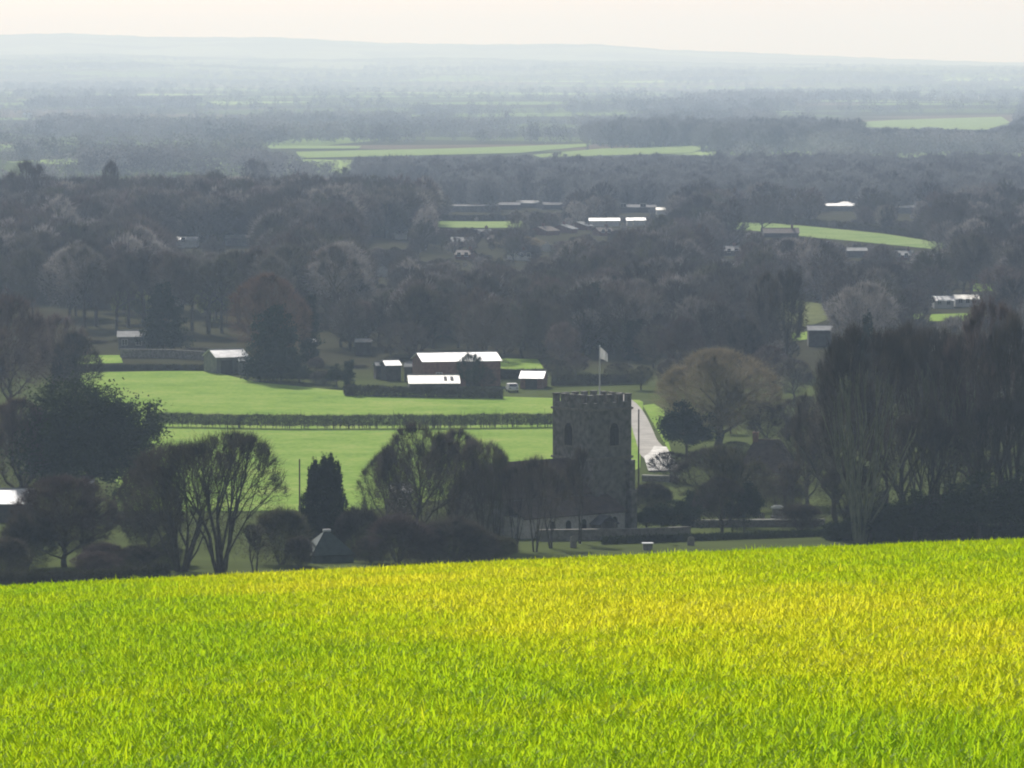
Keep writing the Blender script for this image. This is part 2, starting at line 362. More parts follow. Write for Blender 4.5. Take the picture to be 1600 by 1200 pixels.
sheet('pasture', [(1518, 444), (1552, 444), (1552, 456), (1518, 456)], M['pasture'], 0.12)
sheet('pasture', [(1375, 489), (1440, 487), (1446, 499), (1372, 501)], M['pasture'], 0.12)
sheet('pasture', [(1455, 492), (1525, 490), (1532, 502), (1450, 503)], M['pasture'], 0.12)
sheet('meadow', [(1200, 474), (1235, 468), (1285, 476), (1294, 500), (1262, 512), (1215, 502)], M['meadow'], 0.12)
sheet('pasture', [(1236, 522), (1262, 519), (1264, 531), (1240, 534)], M['pasture'], 0.12)
sheet('pasture', [(462, 238), (700, 233), (925, 225), (915, 230), (810, 240), (470, 248)], M['far_pasture'], 0.4)
sheet('pasture', [(832, 243), (940, 233), (1112, 228), (1080, 240), (845, 247)], M['far_pasture'], 0.4)
sheet('pasture', [(418, 228), (565, 229), (560, 233), (420, 233)], M['far_pasture'], 0.4)
sheet('pasture', [(1285, 195), (1400, 188), (1565, 183), (1578, 192), (1540, 204), (1400, 202)], M['far_pasture'], 0.5)
sheet('pasture', [(-60, 226), (35, 227), (60, 234), (40, 238), (-60, 238)], M['far_pasture'], 0.4)

def strip(name, pts, mat, lift):
    """lane through ground points (x, d, half width)"""
    P = np.array(pts, float); t = np.linspace(0, len(P) - 1, 60); k = np.arange(len(P))
    X, Y, W = (np.interp(t, k, P[:, j]) for j in range(3))
    X = _smooth(X, 9); 
    V = []
    for a in (-1, -0.5, 0, 0.5, 1): V.append(np.stack([X + a * W, Y, height(X + a * W, Y) + lift], -1))
    v = np.concatenate(V); n = 60
    i = (np.arange(4)[:, None] * n + np.arange(n - 1)[None, :]).ravel()
    o = link(name, np_mesh(name, v, [np.stack([i, i + n, i + n + 1, i + 1], -1)], smooth=True), mat); return tag(o, kind='structure')
def gp(px, py, hw): x, d = ground_at(px, py); return (x, d, hw)
strip('lane', [gp(960, 618, 1.7), gp(988, 636, 1.3), gp(1001, 664, 1.5), gp(1010, 690, 1.6), gp(1024, 712, 2.2), gp(1036, 726, 1.9), gp(1050, 737, 1.8)], M['road'], 0.16)
sheet('yard', [(1006, 716), (1016, 709), (1022, 699), (1034, 703), (1041, 700), (1048, 711), (1045, 719), (1051, 726), (1041, 731), (1034, 738), (1021, 735), (1013, 738)], M['apron'], 0.22, rows=40, cols=14)

# ------------------------------------------------------------------ vegetation meshes
def tri_twigs(P, Dr, L, W, rng):
    n = len(P)
    s = np.cross(Dr, rng.normal(size=(n, 3))); s /= np.linalg.norm(s, axis=1, keepdims=True) + 1e-9
    a = P - s * (W / 2)[:, None]; b = P + s * (W / 2)[:, None]; c = P + Dr * L[:, None]
    v = np.stack([a, b, c], 1).reshape(-1, 3)
    return v, np.arange(3 * n).reshape(-1, 3)
def tubes(segs, sides=5):
    if not len(segs): return np.zeros((0, 3)), np.zeros((0, 4), int)
    S = np.array(segs); p, q, r0, r1 = S[:, 0:3], S[:, 3:6], S[:, 6], S[:, 7]
    d = q - p; d /= np.linalg.norm(d, axis=1, keepdims=True) + 1e-9
    ref = np.where(np.abs(d[:, 2:3]) > 0.9, np.array([[1., 0, 0]]), np.array([[0, 0, 1.]]))
    a = np.cross(d, ref); a /= np.linalg.norm(a, axis=1, keepdims=True) + 1e-9; b = np.cross(d, a)
    V = []
    for (c, r) in ((p, r0), (q, r1)):
        for i in range(sides):
            t = 2 * math.pi * i / sides; V.append(c + (a * math.cos(t) + b * math.sin(t)) * r[:, None])
    v = np.stack(V, 1).reshape(-1, 3); n = len(S); base = np.arange(n)[:, None] * 2 * sides
    f = [np.concatenate([base + i, base + (i + 1) % sides, base + (i + 1) % sides + sides, base + i + sides], 1) for i in range(sides)]
    return v, np.concatenate(f)
def norm(v): return v / (np.linalg.norm(v) + 1e-9)

def bare_tree(name, seed, H, Rad, base, stems=1, spread=0.7, ntwig=9000, tw=0.045, tl=0.9, maxd=6, r0=0.32, updir=0.25, zc_k=0.5, sides=5, fill=0.9, td=1):
    """-> (trunk mesh, crown mesh): envelope-guided branching, then fine twigs"""
    rng = np.random.default_rng(seed)
    zc = base + (H - base) * zc_k; rz = H - zc
    lob = [(norm(rng.normal(size=3)), rng.uniform(-0.16, 0.2)) for _ in range(9)]
    def rad(u):
        k = 1.0
        for a, s in lob: k += s * max(0, float(a @ u)) ** 4
        return k
    def dist(p, d):
        q = np.array([p[0] / Rad, p[1] / Rad, (p[2] - zc) / rz]); e = np.array([d[0] / Rad, d[1] / Rad, d[2] / rz])
        A = e @ e; B = q @ e; C = q @ q - rad(norm(q)) ** 2
        disc = B * B - A * C
        if disc < 0: return 0.3
        return max(0.0, (-B + math.sqrt(disc)) / A)
    segs, fine = [], []
    def grow(p, d, r, dep):
        L = dist(p, d)
        sl = max(0.35, L * rng.uniform(0.28, 0.46)); sl = min(sl, 4.5)
        mid = p + d * sl * 0.5 + rng.normal(size=3) * sl * 0.035
        p1 = p + d * sl + rng.normal(size=3) * sl * 0.05
        rm, re = r * 0.88, r * 0.74
        (segs if dep <= td else fine).append((*p, *mid, r, rm, dep)); (segs if dep <= td else fine).append((*mid, *p1, rm, re, dep))
        if dep >= maxd or L < 0.7: return
        n = 3 if rng.random() < 0.55 else 2
        for i in range(n):
            ang = spread * rng.uniform(0.25, 0.85) * (1.0 if i else 0.45)
            o = np.cross(d, rng.normal(size=3)); o = norm(o)
            c = norm(d * math.cos(ang) + o * math.sin(ang) + np.array([0, 0, updir * rng.uniform(0, 0.6)]))
            grow(p1, c, re * rng.uniform(0.6, 0.82), dep + 1)
    if stems == 1:
        nl = 13; zt = base + (H - base) * 0.5; prev = np.array([0, 0, -0.3]); pr_ = r0 * 1.3; a = rng.uniform(0, 6.28)
        for i in range(nl):
            k = i / (nl - 1); nxt = np.array([rng.normal() * 0.12 + 0.2 * math.sin(k * 5 + seed), rng.normal() * 0.12, base * 0.75 + (zt - base * 0.75) * k]); rr = r0 * (1.05 - 0.72 * k)
            segs.append((*prev, *nxt, pr_, rr, 0)); prev, pr_ = nxt, rr
            a += 2.4 + rng.uniform(-.4, .4); t = rng.uniform(0.85, 1.15) * (1.25 - 0.75 * k)
            grow(nxt, norm(np.array([math.cos(a) * t, math.sin(a) * t, 0.62 + 0.5 * k])), rr * rng.uniform(0.45, 0.62), 1)
        grow(prev, norm(np.array([.1, -.1, 1.0])), pr_ * .9, 1)
    else:
        for i in range(stems):
            a = 2 * math.pi * (i + rng.uniform(-.3, .3)) / stems; t = rng.uniform(0.12, 0.42)
            p = np.array([math.cos(a) * 0.3, math.sin(a) * 0.3, -0.3])
            d = norm(np.array([math.cos(a) * t, math.sin(a) * t, 1.0]))
            q = p + d * base * rng.uniform(0.8, 1.2); rr = r0 * rng.uniform(0.55, 0.85)
            segs.append((*p, *q, rr, rr * 0.85, 0)); grow(q, d, rr * 0.8, 1); grow(q, norm(d + rng.normal(size=3) * 0.3), rr * 0.55, 1)
    tv, tf = tubes([s[:8] for s in segs], sides + 2)
    F_ = np.array(fine)
    big = F_[F_[:, 6] > 0.022]; cv, cf = tubes(big[:, :8], 4)
    w = np.linalg.norm(F_[:, 3:6] - F_[:, 0:3], axis=1) * (F_[:, 8] - 0.6)
    idx = rng.choice(len(F_), ntwig, p=w / w.sum()); t = rng.random(ntwig)[:, None]
    P = F_[idx, 0:3] * (1 - t) + F_[idx, 3:6] * t
    dr = F_[idx, 3:6] - F_[idx, 0:3]; dr /= np.linalg.norm(dr, axis=1, keepdims=True) + 1e-9
    dr = dr + rng.normal(size=(ntwig, 3)) * 0.5 + np.array([0, 0, updir]); dr /= np.linalg.norm(dr, axis=1, keepdims=True)
    wv, wf = tri_twigs(P, dr, rng.uniform(0.35, 1.25, ntwig) * tl, rng.uniform(0.6, 1.4, ntwig) * tw, rng)
    ne = int(ntwig * fill)
    u = rng.normal(size=(ne, 3)); u /= np.linalg.norm(u, axis=1, keepdims=True)
    rr = np.ones(ne)
    for a, s in lob: rr += s * np.maximum(0, u @ a) ** 4
    clump = 1 + 0.10 * np.sin(u[:, 0] * 9 + seed) * np.sin(u[:, 1] * 8 + 2) + 0.08 * np.sin(u[:, 2] * 13 + u[:, 0] * 11)
    P2 = u * (rr * clump * rng.random(ne) ** 0.42 * 0.93)[:, None] * np.array([Rad, Rad, rz]); P2[:, 2] += zc
    d2 = u * np.array([1, 1, 1.0]) + rng.normal(size=(ne, 3)) * 0.55 + np.array([0, 0, 0.3]); d2 /= np.linalg.norm(d2, axis=1, keepdims=True)
    kp = P2[:, 2] > base * 0.6
    P2, d2 = P2[kp], d2[kp]; ne = len(P2)
    ev, ef = tri_twigs(P2, d2, rng.uniform(0.35, 1.2, ne) * tl * 1.1, rng.uniform(0.6, 1.3, ne) * tw * 0.9, rng)
    crown = np_mesh(name + '_crown', np.concatenate([cv, wv, ev]), [cf, np.concatenate([wf + len(cv), ef + len(cv) + len(wv)])])
    trunk = np_mesh(name + '_trunk', tv, [tf], smooth=True)
    return trunk, crown

def leafy(name, seed, fn_pts, nclump, nleaf, leaf, clump_r, trunk_h, trunk_r, droop=0.0, stretch=(1, 1, 0.7)):
    """evergreen crown: leaf-sized faces gathered into clumps; fn_pts(rng, n) gives the clump centres"""
    rng = np.random.default_rng(seed)
    C = fn_pts(rng, nclump); k = rng.integers(0, nclump, nleaf)
    cr = clump_r * rng.uniform(0.6, 1.4, nclump)
    P = C[k] + rng.normal(size=(nleaf, 3)) * cr[k][:, None] * np.array(stretch)
    dr = rng.normal(size=(nleaf, 3)) + np.array([0, 0, -droop]) + 0.7 * P * np.array([1, 1, 0]) / (np.linalg.norm(P[:, :2], axis=1)[:, None] + .3)
    dr /= np.linalg.norm(dr, axis=1, keepdims=True)
    v, f = tri_twigs(P, dr, leaf * rng.uniform(0.7, 1.5, nleaf), leaf * rng.uniform(0.4, 0.9, nleaf), rng)
    segs = [(0, 0, -0.3, 0, 0, trunk_h, trunk_r * 1.2, trunk_r * 0.5)]
    for i in range(0, nclump, max(1, nclump // 40)):
        z = min(trunk_h * 0.95, max(0.5, C[i, 2] * 0.75)); segs.append((0, 0, z, *C[i], trunk_r * 0.3, 0.02))
    tv, tf = tubes(segs, 6)
    return np_mesh(name + '_trunk', tv, [tf]), np_mesh(name + '_crown', v, [f])
def pts_dome(H, Rd, low=0.1):
    def fn(rng, n):
        u = rng.normal(size=(n, 3)); u[:, 2] = np.abs(u[:, 2]) * 1.1 - 0.25; u /= np.linalg.norm(u, axis=1, keepdims=True)
        k = (rng.random(n) ** 0.45)[:, None] * 0.92
        ln = 1 + 0.16 * np.sin(u[:, 0:1] * 5 + 1) * np.cos(u[:, 1:2] * 4 + u[:, 2:3] * 6)
        p = u * k * ln; zc = H * 0.42
        return np.stack([p[:, 0] * Rd, p[:, 1] * Rd, np.maximum(H * low, zc + p[:, 2] * (H - zc))], -1)
    return fn
def pts_cone(H, Rd, pw=0.85, low=0.04):
    def fn(rng, n):
        t = 1 - np.sqrt(rng.random(n)) * 0.98; t = np.clip(t, 0, 1)
        tier = 0.82 + 0.18 * np.cos(t * 46); a = rng.random(n) * 6.283; r = Rd * (1 - t) ** pw * tier * rng.random(n) ** 0.4 * (1 + 0.18 * np.sin(a * 5 + t * 9))
        return np.stack([r * np.cos(a), r * np.sin(a), H * low + t * H * (0.98 - low)], -1)
    return fn
def pts_col(H, Rd, npl=34):
    def fn(rng, n):
        pa = rng.random(npl) * 6.283; pr = Rd * 0.82 * np.sqrt(rng.random(npl)); ph = H * (1 - 0.22 * (pr / Rd) ** 2) * rng.uniform(0.84, 1.0, npl)
        k = rng.integers(0, npl, n); t = rng.random(n) ** 0.8
        flare = 0.72 + 0.28 * np.sin(np.clip(t * 1.25, 0, 1) * 3.14); w = Rd * 0.2 * (1 - t) ** 0.45
        x = np.cos(pa[k]) * pr[k] * flare + rng.normal(size=n) * w * 0.7; y = np.sin(pa[k]) * pr[k] * flare + rng.normal(size=n) * w * 0.7
        return np.stack([x, y, 0.15 + t * ph[k] * 0.96], -1)
    return fn

# prototypes (nominal height 12 m, radius 6 m unless said); each is used by many trees
PROTO = {}
PROTO['dome1'] = bare_tree('dome_a', 11, 12, 6, 1.2, ntwig=14000, spread=0.75, r0=0.34, tw=0.038, fill=0.75)
PROTO['dome2'] = bare_tree('dome_b', 12, 12, 6, 0.9, ntwig=14000, spread=0.8, r0=0.32, tw=0.038, fill=0.75)
PROTO['round'] = bare_tree('round', 21, 12, 6, 0.7, ntwig=15000, spread=0.85, r0=0.3, tw=0.04, fill=1.4)
PROTO['veil'] = bare_tree('veil', 24, 12, 6, 1.2, stems=4, ntwig=3800, spread=0.6, updir=0.35, r0=0.3, tw=0.04, fill=0.25)
PROTO['trunky'] = bare_tree('trunky', 22, 12, 4.2, 5.5, ntwig=4200, tw=0.07, tl=1.0, maxd=5, spread=.55, updir=.4, r0=.3, fill=.6)
PROTO['open1'] = bare_tree('open_a', 13, 12, 6, 1.2, stems=6, ntwig=9000, spread=0.7, updir=0.35, r0=0.3, tw=0.036, fill=0.5)
PROTO['open2'] = bare_tree('open_b', 14, 12, 6, 1.4, stems=5, ntwig=9500, spread=0.72, updir=0.3, r0=0.3, tw=0.036, fill=0.5)
PROTO['tall1'] = bare_tree('tall_a', 15, 12, 5, 1.2, stems=7, ntwig=8500, spread=0.40, updir=0.5, r0=0.28, td=3, tw=0.032, tl=0.8, zc_k=0.55, fill=0.2)
PROTO['tall2'] = bare_tree('tall_b', 16, 12, 5, 1.0, ntwig=9500, spread=0.5, updir=0.5, r0=0.32, tw=0.032, tl=0.8, zc_k=0.55, fill=0.25)
PROTO['willow'] = bare_tree('willow', 17, 12, 6, 1.6, ntwig=24000, spread=0.85, updir=0.05, r0=0.36, tw=0.034, tl=0.75, fill=1.0)
PROTO['small'] = bare_tree('small', 18, 12, 6, 2.5, stems=2, ntwig=2600, spread=0.8, updir=0.2, r0=0.4, tw=0.09, tl=1.2, maxd=5, fill=0.3)
PROTO['bush1'] = bare_tree('bush_a', 19, 12, 6, 0.6, stems=9, ntwig=11000, spread=0.85, r0=0.16, tw=0.07, tl=1.4, maxd=5, zc_k=.42)
PROTO['bush2'] = bare_tree('bush_b', 20, 12, 6, 0.5, stems=8, ntwig=10000, spread=0.85, r0=0.16, tw=0.07, tl=1.3, maxd=5, zc_k=.42)
for i in range(5):
    PROTO['mid%d' % (i + 1)] = bare_tree('mid_%s' % 'abcde'[i], 30 + i, 12, [5.5, 5, 6, 4.5, 6][i], [2, 2.4, 1.6, 2.6, 1.4][i], ntwig=5000, tw=0.08, tl=1.0, maxd=5, spread=[.6, .55, .75, .5, .8][i], updir=[.3, .4, .2, .45, .15][i], r0=0.26, sides=4, fill=0.9)
for i in range(4):
    PROTO['wood%d' % (i + 1)] = bare_tree('wood_%s' % 'abcd'[i], 40 + i, 12, [5, 5.5, 4.5, 6][i], [2.4, 2.0, 2.8, 1.6][i], ntwig=1700, tw=0.13, tl=1.2, maxd=4, spread=0.6, updir=0.3, r0=0.3, sides=3, fill=0.7)
PROTO['evergreen'] = leafy('evergreen', 50, pts_dome(12, 6, 0.06), 330, 52000, 0.24, 0.62, 8, 0.4)
PROTO['evergreen2'] = leafy('evergreen_b', 51, pts_dome(12, 6, 0.03), 140, 18000, 0.34, 0.7, 7, 0.35)
PROTO['yew'] = leafy('yew', 52, pts_dome(12, 6, 0.02), 110, 12000, 0.4, 0.7, 7, 0.3)
PROTO['cone'] = leafy('cone', 53, pts_cone(12, 4), 260, 14000, 0.34, 0.34, 11.5, 0.25, droop=0.6)
PROTO['cone2'] = leafy('cone_b', 54, pts_cone(12, 6, 0.55), 260, 17000, 0.36, 0.42, 11.5, 0.3, droop=0.5)
PROTO['column'] = leafy('column', 55, pts_col(12, 3.2), 1300, 40000, 0.24, 0.13, 11, 0.2, droop=-2.2, stretch=(.8, .8, 2.6))
PROTO['cypress'] = leafy('cypress', 56, pts_col(12, 1.6), 160, 6000, 0.3, 0.24, 11, 0.15, droop=-1.2)
NOMW = {'trunky': 8.4, 'tall1': 10, 'tall2': 10, 'cone': 8, 'column': 6.4, 'cypress': 3.2, 'mid1': 11, 'mid2': 10, 'mid4': 9, 'wood1': 10, 'wood2': 11, 'wood3': 9}
TRNG = random.Random(3)
BOXES = []          # (px0, py0, px1, py1, D) pixel windows that must stay visible
def tree(kind, px, D, top, wpx, label=None, cat='tree', name='bare_tree', twig='twig', bark='bark', group=None, rz=None, sink=0.0):
    x = (px - 800) / F * D * 1.0; p = at(px, top, D); x = p[0]
    g = hz(x, D); H = max(0.6, p[2] - g); W = wpx / F * D
    s = W / NOMW.get(kind, 12)
    o = empty(name, (x, D, g - sink), TRNG.uniform(0, 6.28) if rz is None else rz, (s, s, (H + sink) / 12.0))
    for part, me, mt in (('trunk', PROTO[kind][0], bark), ('crown', PROTO[kind][1], twig)):
        if len(me.materials) == 0: me.materials.append(None)
        c = bpy.data.objects.new(part, me); COL.objects.link(c); c.parent = o
        c.material_slots[0].link = 'OBJECT'; c.material_slots[0].material = M[mt]
    tag(o, label, cat, group); return o

# ------------------------------------------------------------------ buildings
def house(name, px, D, w, dep, wh, rise, rz, wall, roof, label, cat, hip=0.0, over=0.3, windows=(), doors=(), chimneys=(), lights=0, group=None, asym=0.0, lift=0.0):
    """gabled (or hipped) building: ridge along local x, front towards -y; windows: (x, z, w, h) on the front"""
    x = at(px, 600, D)[0]; z = hz(x, D)
    e = empty(name, (x, D, z + lift), R(rz)); tag(e, label, cat, group)
    hw, hd = w / 2, dep / 2; ry = asym * hd           # ridge offset
    b = MB()
    b.box(-hw, hw, -hd, hd, -0.6, wh)
    if hip == 0:
        for s in (-1, 1):
            x0, x1 = (s * hw - 0.0, s * hw - s * 0.25)
            x0, x1 = min(x0, x1), max(x0, x1)
            b.add([(x0, -hd, wh), (x0, hd, wh), (x0, ry, wh + rise), (x1, -hd, wh), (x1, hd, wh), (x1, ry, wh + rise)], [(0, 2, 1), (3, 4, 5), (0, 1, 4, 3), (1, 2, 5, 4), (2, 0, 3, 5)])
    b.build('wall', M[wall], e)
    ox = over; t = 0.12; r = MB()
    kf = rise / (hd + ry); kb = rise / (hd - ry)
    hx = hw - hip + (ox if hip == 0 else 0); tx = hw + ox; u = 0.03
    zf, zb = wh - kf * over + u, wh - kb * over + u
    r.slab([(-tx, -hd - over, zf), (tx, -hd - over, zf), (hx, ry, wh + rise + u), (-hx, ry, wh + rise + u)], t)
    r.slab([(tx, hd + over, zb), (-tx, hd + over, zb), (-hx, ry, wh + rise + u), (hx, ry, wh + rise + u)], t)
    if hip:
        for s in (-1, 1):
            q = [(s * tx, -hd - over, zf), (s * tx, hd + over, zb), (s * hx, ry, wh + rise + u)]
            q = [Vector(p) for p in q]; n = (q[1] - q[0]).cross(q[2] - q[0]).normalized() * (t * 0.9)
            if n.z < 0: n = -n
            r.add(q + [p + n for p in q], [(0, 1, 2), (3, 4, 5), (0, 1, 4, 3), (1, 2, 5, 4), (2, 0, 3, 5)])
    ro = r.build('roof', M[roof], e)
    MB().box(-hx, hx, ry - 0.12, ry + 0.12, wh + rise + 0.06, wh + rise + 0.22).build('ridge', M['slate'] if roof != 'tile' else M['tile'], ro)
    for i in range(lights):
        xx = -hw + w * (0.70 + 0.13 * i); y0 = -hd * 0.70; y1 = -hd * 0.30
        zz = lambda y: wh + kf * (y + hd) + u + t + 0.05
        MB().slab([(xx, y0, zz(y0)), (xx + 0.5, y0, zz(y0)), (xx + 0.5, y1, zz(y1)), (xx, y1, zz(y1))], 0.05).build('rooflight', M['glass'], ro)
    for (wx, wz, ww, wwh) in windows:
        fo = MB()
        for a in ((wx - ww / 2 - .07, wx - ww / 2, wz - .07, wz + wwh + .07), (wx + ww / 2, wx + ww / 2 + .07, wz - .07, wz + wwh + .07), (wx - ww / 2, wx + ww / 2, wz - .07, wz), (wx - ww / 2, wx + ww / 2, wz + wwh, wz + wwh + .07), (wx - .025, wx + .025, wz, wz + wwh)):
            fo.box(a[0], a[1], -hd - 0.08, -hd + 0.02, a[2], a[3])
        f = fo.build('window', M['white_paint'], e)
        MB().box(wx - ww / 2, wx + ww / 2, -hd - 0.03, -hd + 0.01, wz, wz + wwh).build('pane', M['glass'], f)
    for (dx, dw, dh) in doors:
        d = MB().box(dx - dw / 2, dx + dw / 2, -hd - 0.05, -hd + 0.02, 0, dh)
        d.build('door', M['dark_wall'], e)
    for (cx, cyy, ch) in chimneys:
        zc = wh + rise - abs(cyy - ry) * kf - 0.3
        c = MB().box(cx - .35, cx + .35, cyy - .35, cyy + .35, zc, wh + rise + ch); c.box(cx - .42, cx + .42, cyy - .42, cyy + .42, wh + rise + ch, wh + rise + ch + .12)
        co = c.build('chimney', M['brick'], e)
        MB().tube((cx, cyy, wh + rise + ch + .12), (cx, cyy, wh + rise + ch + .5), .14, .11).build('chimney_pot', M['tile'], co)
    return e
def keep(x0, y0, x1, y1, D): BOXES.append((x0, y0, x1, y1, D))

# --- the church: tower seen on its corner, nave running left towards the viewer
TD = 566.0; tx_, _, _ = at(925, 700, TD); tz = hz(tx_, TD)
church = tag(empty('church', (tx_, TD, tz), R(40)), 'grey flint village church with square battlemented tower', 'church')
S = 6.5; TH = at(925, 638, TD)[2] - tz            # string course height
h = S / 2
CU = 0.0                                            # tower centre in local axes
tb = MB(); tb.box(-h, h, -h, h, -1, TH)
tb.box(-h - .18, h + .18, -h - .18, h + .18, -1, 0.9)
tower = tb.build('tower', M['stone'], church)
for zz in (TH - 0.05, TH * 0.60):
    e_ = 0.16; sc_ = MB()
    sc_.box(-h - e_, h + e_, -h - e_, -h + .01, zz, zz + .26); sc_.box(-h - e_, h + e_, h - .01, h + e_, zz, zz + .26)
    sc_.box(-h - e_, -h + .01, -h + .01, h - .01, zz, zz + .26); sc_.box(h - .01, h + e_, -h + .01, h - .01, zz, zz + .26)
    sc_.build('string_course', M['stone_wall'], tower)
pb = MB(); z0 = TH + 0.21; t_ = 0.42; pl = 0.62
pb.box(-h, h, -h, -h + t_, z0, z0 + pl); pb.box(-h, h, h - t_, h, z0, z0 + pl)
pb.box(-h, -h + t_, -h + t_, h - t_, z0, z0 + pl); pb.box(h - t_, h, -h + t_, h - t_, z0, z0 + pl)
n_ = 5; step = S / (n_ - 0.46)
for i in range(n_):
    a = -h + i * step; b_ = min(a + step * 0.54, h)
    for yy in (-h, h - t_): pb.box(a, b_, yy, yy + t_, z0 + pl, z0 + pl + .85); pb.box(a - .05, b_ + .05, yy - .06, yy + t_ + .06, z0 + pl + .85, z0 + pl + .97)
    if 0 < i < n_ - 1:
        for xx in (-h, h - t_): pb.box(xx, xx + t_, a, b_, z0 + pl, z0 + pl + .85); pb.box(xx - .06, xx + t_ + .06, a - .05, b_ + .05, z0 + pl + .85, z0 + pl + .97)
pb.build('parapet', M['stone'], tower)
MB().box(-h + t_, h - t_, -h + t_, h - t_, TH, TH + .35).build('tower_roof', M['slate'], tower)
def arch_pts(cx, z0, w, hh, n=7):
    pts = [(cx - w / 2, z0), (cx + w / 2, z0), (cx + w / 2, z0 + hh * .62)]
    for i in range(1, n):
        t = i / n; pts.append((cx + w / 2 * math.cos(t * math.pi / 2 * 1.0) if t < 1 else cx, z0 + hh * (.62 + .38 * math.sin(t * math.pi / 2))))
    pts.append((cx, z0 + hh))
    for i in range(n - 1, 0, -1):
        t = i / n; pts.append((cx - w / 2 * math.cos(t * math.pi / 2), z0 + hh * (.62 + .38 * math.sin(t * math.pi / 2))))
    pts.append((cx - w / 2, z0 + hh * .62)); return pts
def swap(mb): mb.v = [(y, -x, z) for x, y, z in mb.v]; return mb      # front wall -> left wall
for side in (0, 1):
    for cx in ((0.55,) if side == 0 else (-0.35,)):
        fr = MB().prism(arch_pts(cx, TH - 4.3, 1.75, 2.9), -h - .07, -h + .02)
        lo = MB().prism(arch_pts(cx, TH - 4.15, 1.35, 2.6), -h - .10, -h - .05)
        for k in range(7): lo.box(cx - .6, cx + .6, -h - .16, -h - .09, TH - 4.0 + k * .28, TH - 3.88 + k * .28)
        lo.box(cx - .08, cx + .08, -h - .17, -h - .1, TH - 4.15, TH - 1.9)
        if side: swap(fr); swap(lo)
        f = fr.build('bell_opening', M['stone_wall'], tower); lo.build('louvre', M['opening'], f)
bt = MB()
for (sx, sy) in ((-1, -1), (1, -1), (1, 1), (-1, 1)):
    for (zt, pr) in ((TH * .34, .95), (TH * .58, .6)):
        if sx > 0: bt.box(h, h + pr, sy * h - (.8 if sy > 0 else 0), sy * h + (.8 if sy < 0 else 0), -1, zt)
        x0 = sx * h - (.8 if sx > 0 else 0); y0 = -h - pr if sy < 0 else h
        bt.box(x0, x0 + .8, y0, y0 + pr, -1, zt - 0.02)
bt.build('buttress', M['stone'], tower)
# nave
NL, NW, NE, NR = 15.0, 7.2, 5.0, 3.6; nx1 = -h; nx0 = nx1 - NL; ny0, ny1 = -NW / 2 + .2, NW / 2 + .2
nb = MB().box(nx0, nx1 - .01, ny0, ny1, -1, NE); ym = (ny0 + ny1) / 2
nb.add([(nx0, ny0, NE), (nx0, ny1, NE), (nx0, ym, NE + NR), (nx0 + .4, ny0, NE), (nx0 + .4, ny1, NE), (nx0 + .4, ym, NE + NR)], [(0, 2, 1), (3, 4, 5), (0, 1, 4, 3), (1, 2, 5, 4), (2, 0, 3, 5)])
nave = nb.build('nave', M['stone'], church)
nr_ = MB(); kk = NR / (NW / 2)
nr_.slab([(nx0 - .3, ny0 - .3, NE - .3 * kk + .03), (nx1 - .02, ny0 - .3, NE - .3 * kk + .03), (nx1 - .02, ym, NE + NR + .03), (nx0 - .3, ym, NE + NR + .03)], .14)
nr_.slab([(nx1 - .02, ny1 + .3, NE - .3 * kk + .03), (nx0 - .3, ny1 + .3, NE - .3 * kk + .03), (nx0 - .3, ym, NE + NR + .03), (nx1 - .02, ym, NE + NR + .03)], .14)
nr_.build('nave_roof', M['tile'], church)
# aisle on the near side, paler wall with a row of small windows
AD, AH = 3.6, 2.9; ax0, ax1 = nx0 + 2.0, nx1 + 2.2; ay0 = ny0 - AD
ab = MB().box(ax0, nx1 - .02, ay0, ny0 - .01, -1, AH).box(nx1 - .02, ax1, ay0, -h - .02, -1, AH)
aisle = ab.build('aisle', M['stone_pale'], church)
ka = 1.75 / AD
MB().slab([(ax0 - .2, ay0 - .3, AH - .3 * ka + .03), (ax1 + .2, ay0 - .3, AH - .3 * ka + .03), (ax1 + .2, ny0 - .34, AH + (AD - .34) * ka + .03), (ax0 - .2, ny0 - .34, AH + (AD - .34) * ka + .03)], .12).build('aisle_roof', M['tile'], church)
for i in range(5):
    cx = ax1 - 1.6 - i * 2.35
    if i == 1: continue
    fr = MB().prism(arch_pts(cx, .95, 1.05, 1.5), ay0 - .07, ay0 + .02); f = fr.build('window', M['stone_pale'], aisle)
    MB().prism(arch_pts(cx, 1.05, .8, 1.3), ay0 - .1, ay0 - .05).build('pane', M['glass'], f)
pcx = ax1 - 3.95                                   # porch
po = MB().box(pcx - 1.2, pcx - .8, ay0 - 1.7, ay0 - .02, -1, 1.9).box(pcx + .8, pcx + 1.2, ay0 - 1.7, ay0 - .02, -1, 1.9).box(pcx - .8, pcx + .8, ay0 - .3, ay0 - .08, -1, 1.9)
po = po.build('porch', M['stone_wall'], church)
pr = MB(); pr.slab([(pcx - 1.5, ay0 - 1.9, 1.75), (pcx, ay0 - 1.9, 2.75), (pcx, ay0 - .02, 2.75), (pcx - 1.5, ay0 - .02, 1.75)], -.12)
pr.slab([(pcx, ay0 - 1.9, 2.75), (pcx + 1.5, ay0 - 1.9, 1.75), (pcx + 1.5, ay0 - .02, 1.75), (pcx, ay0 - .02, 2.75)], -.12)
pr.build('porch_roof', M['slate'], po)
keep(845, 600, 990, 760, TD)
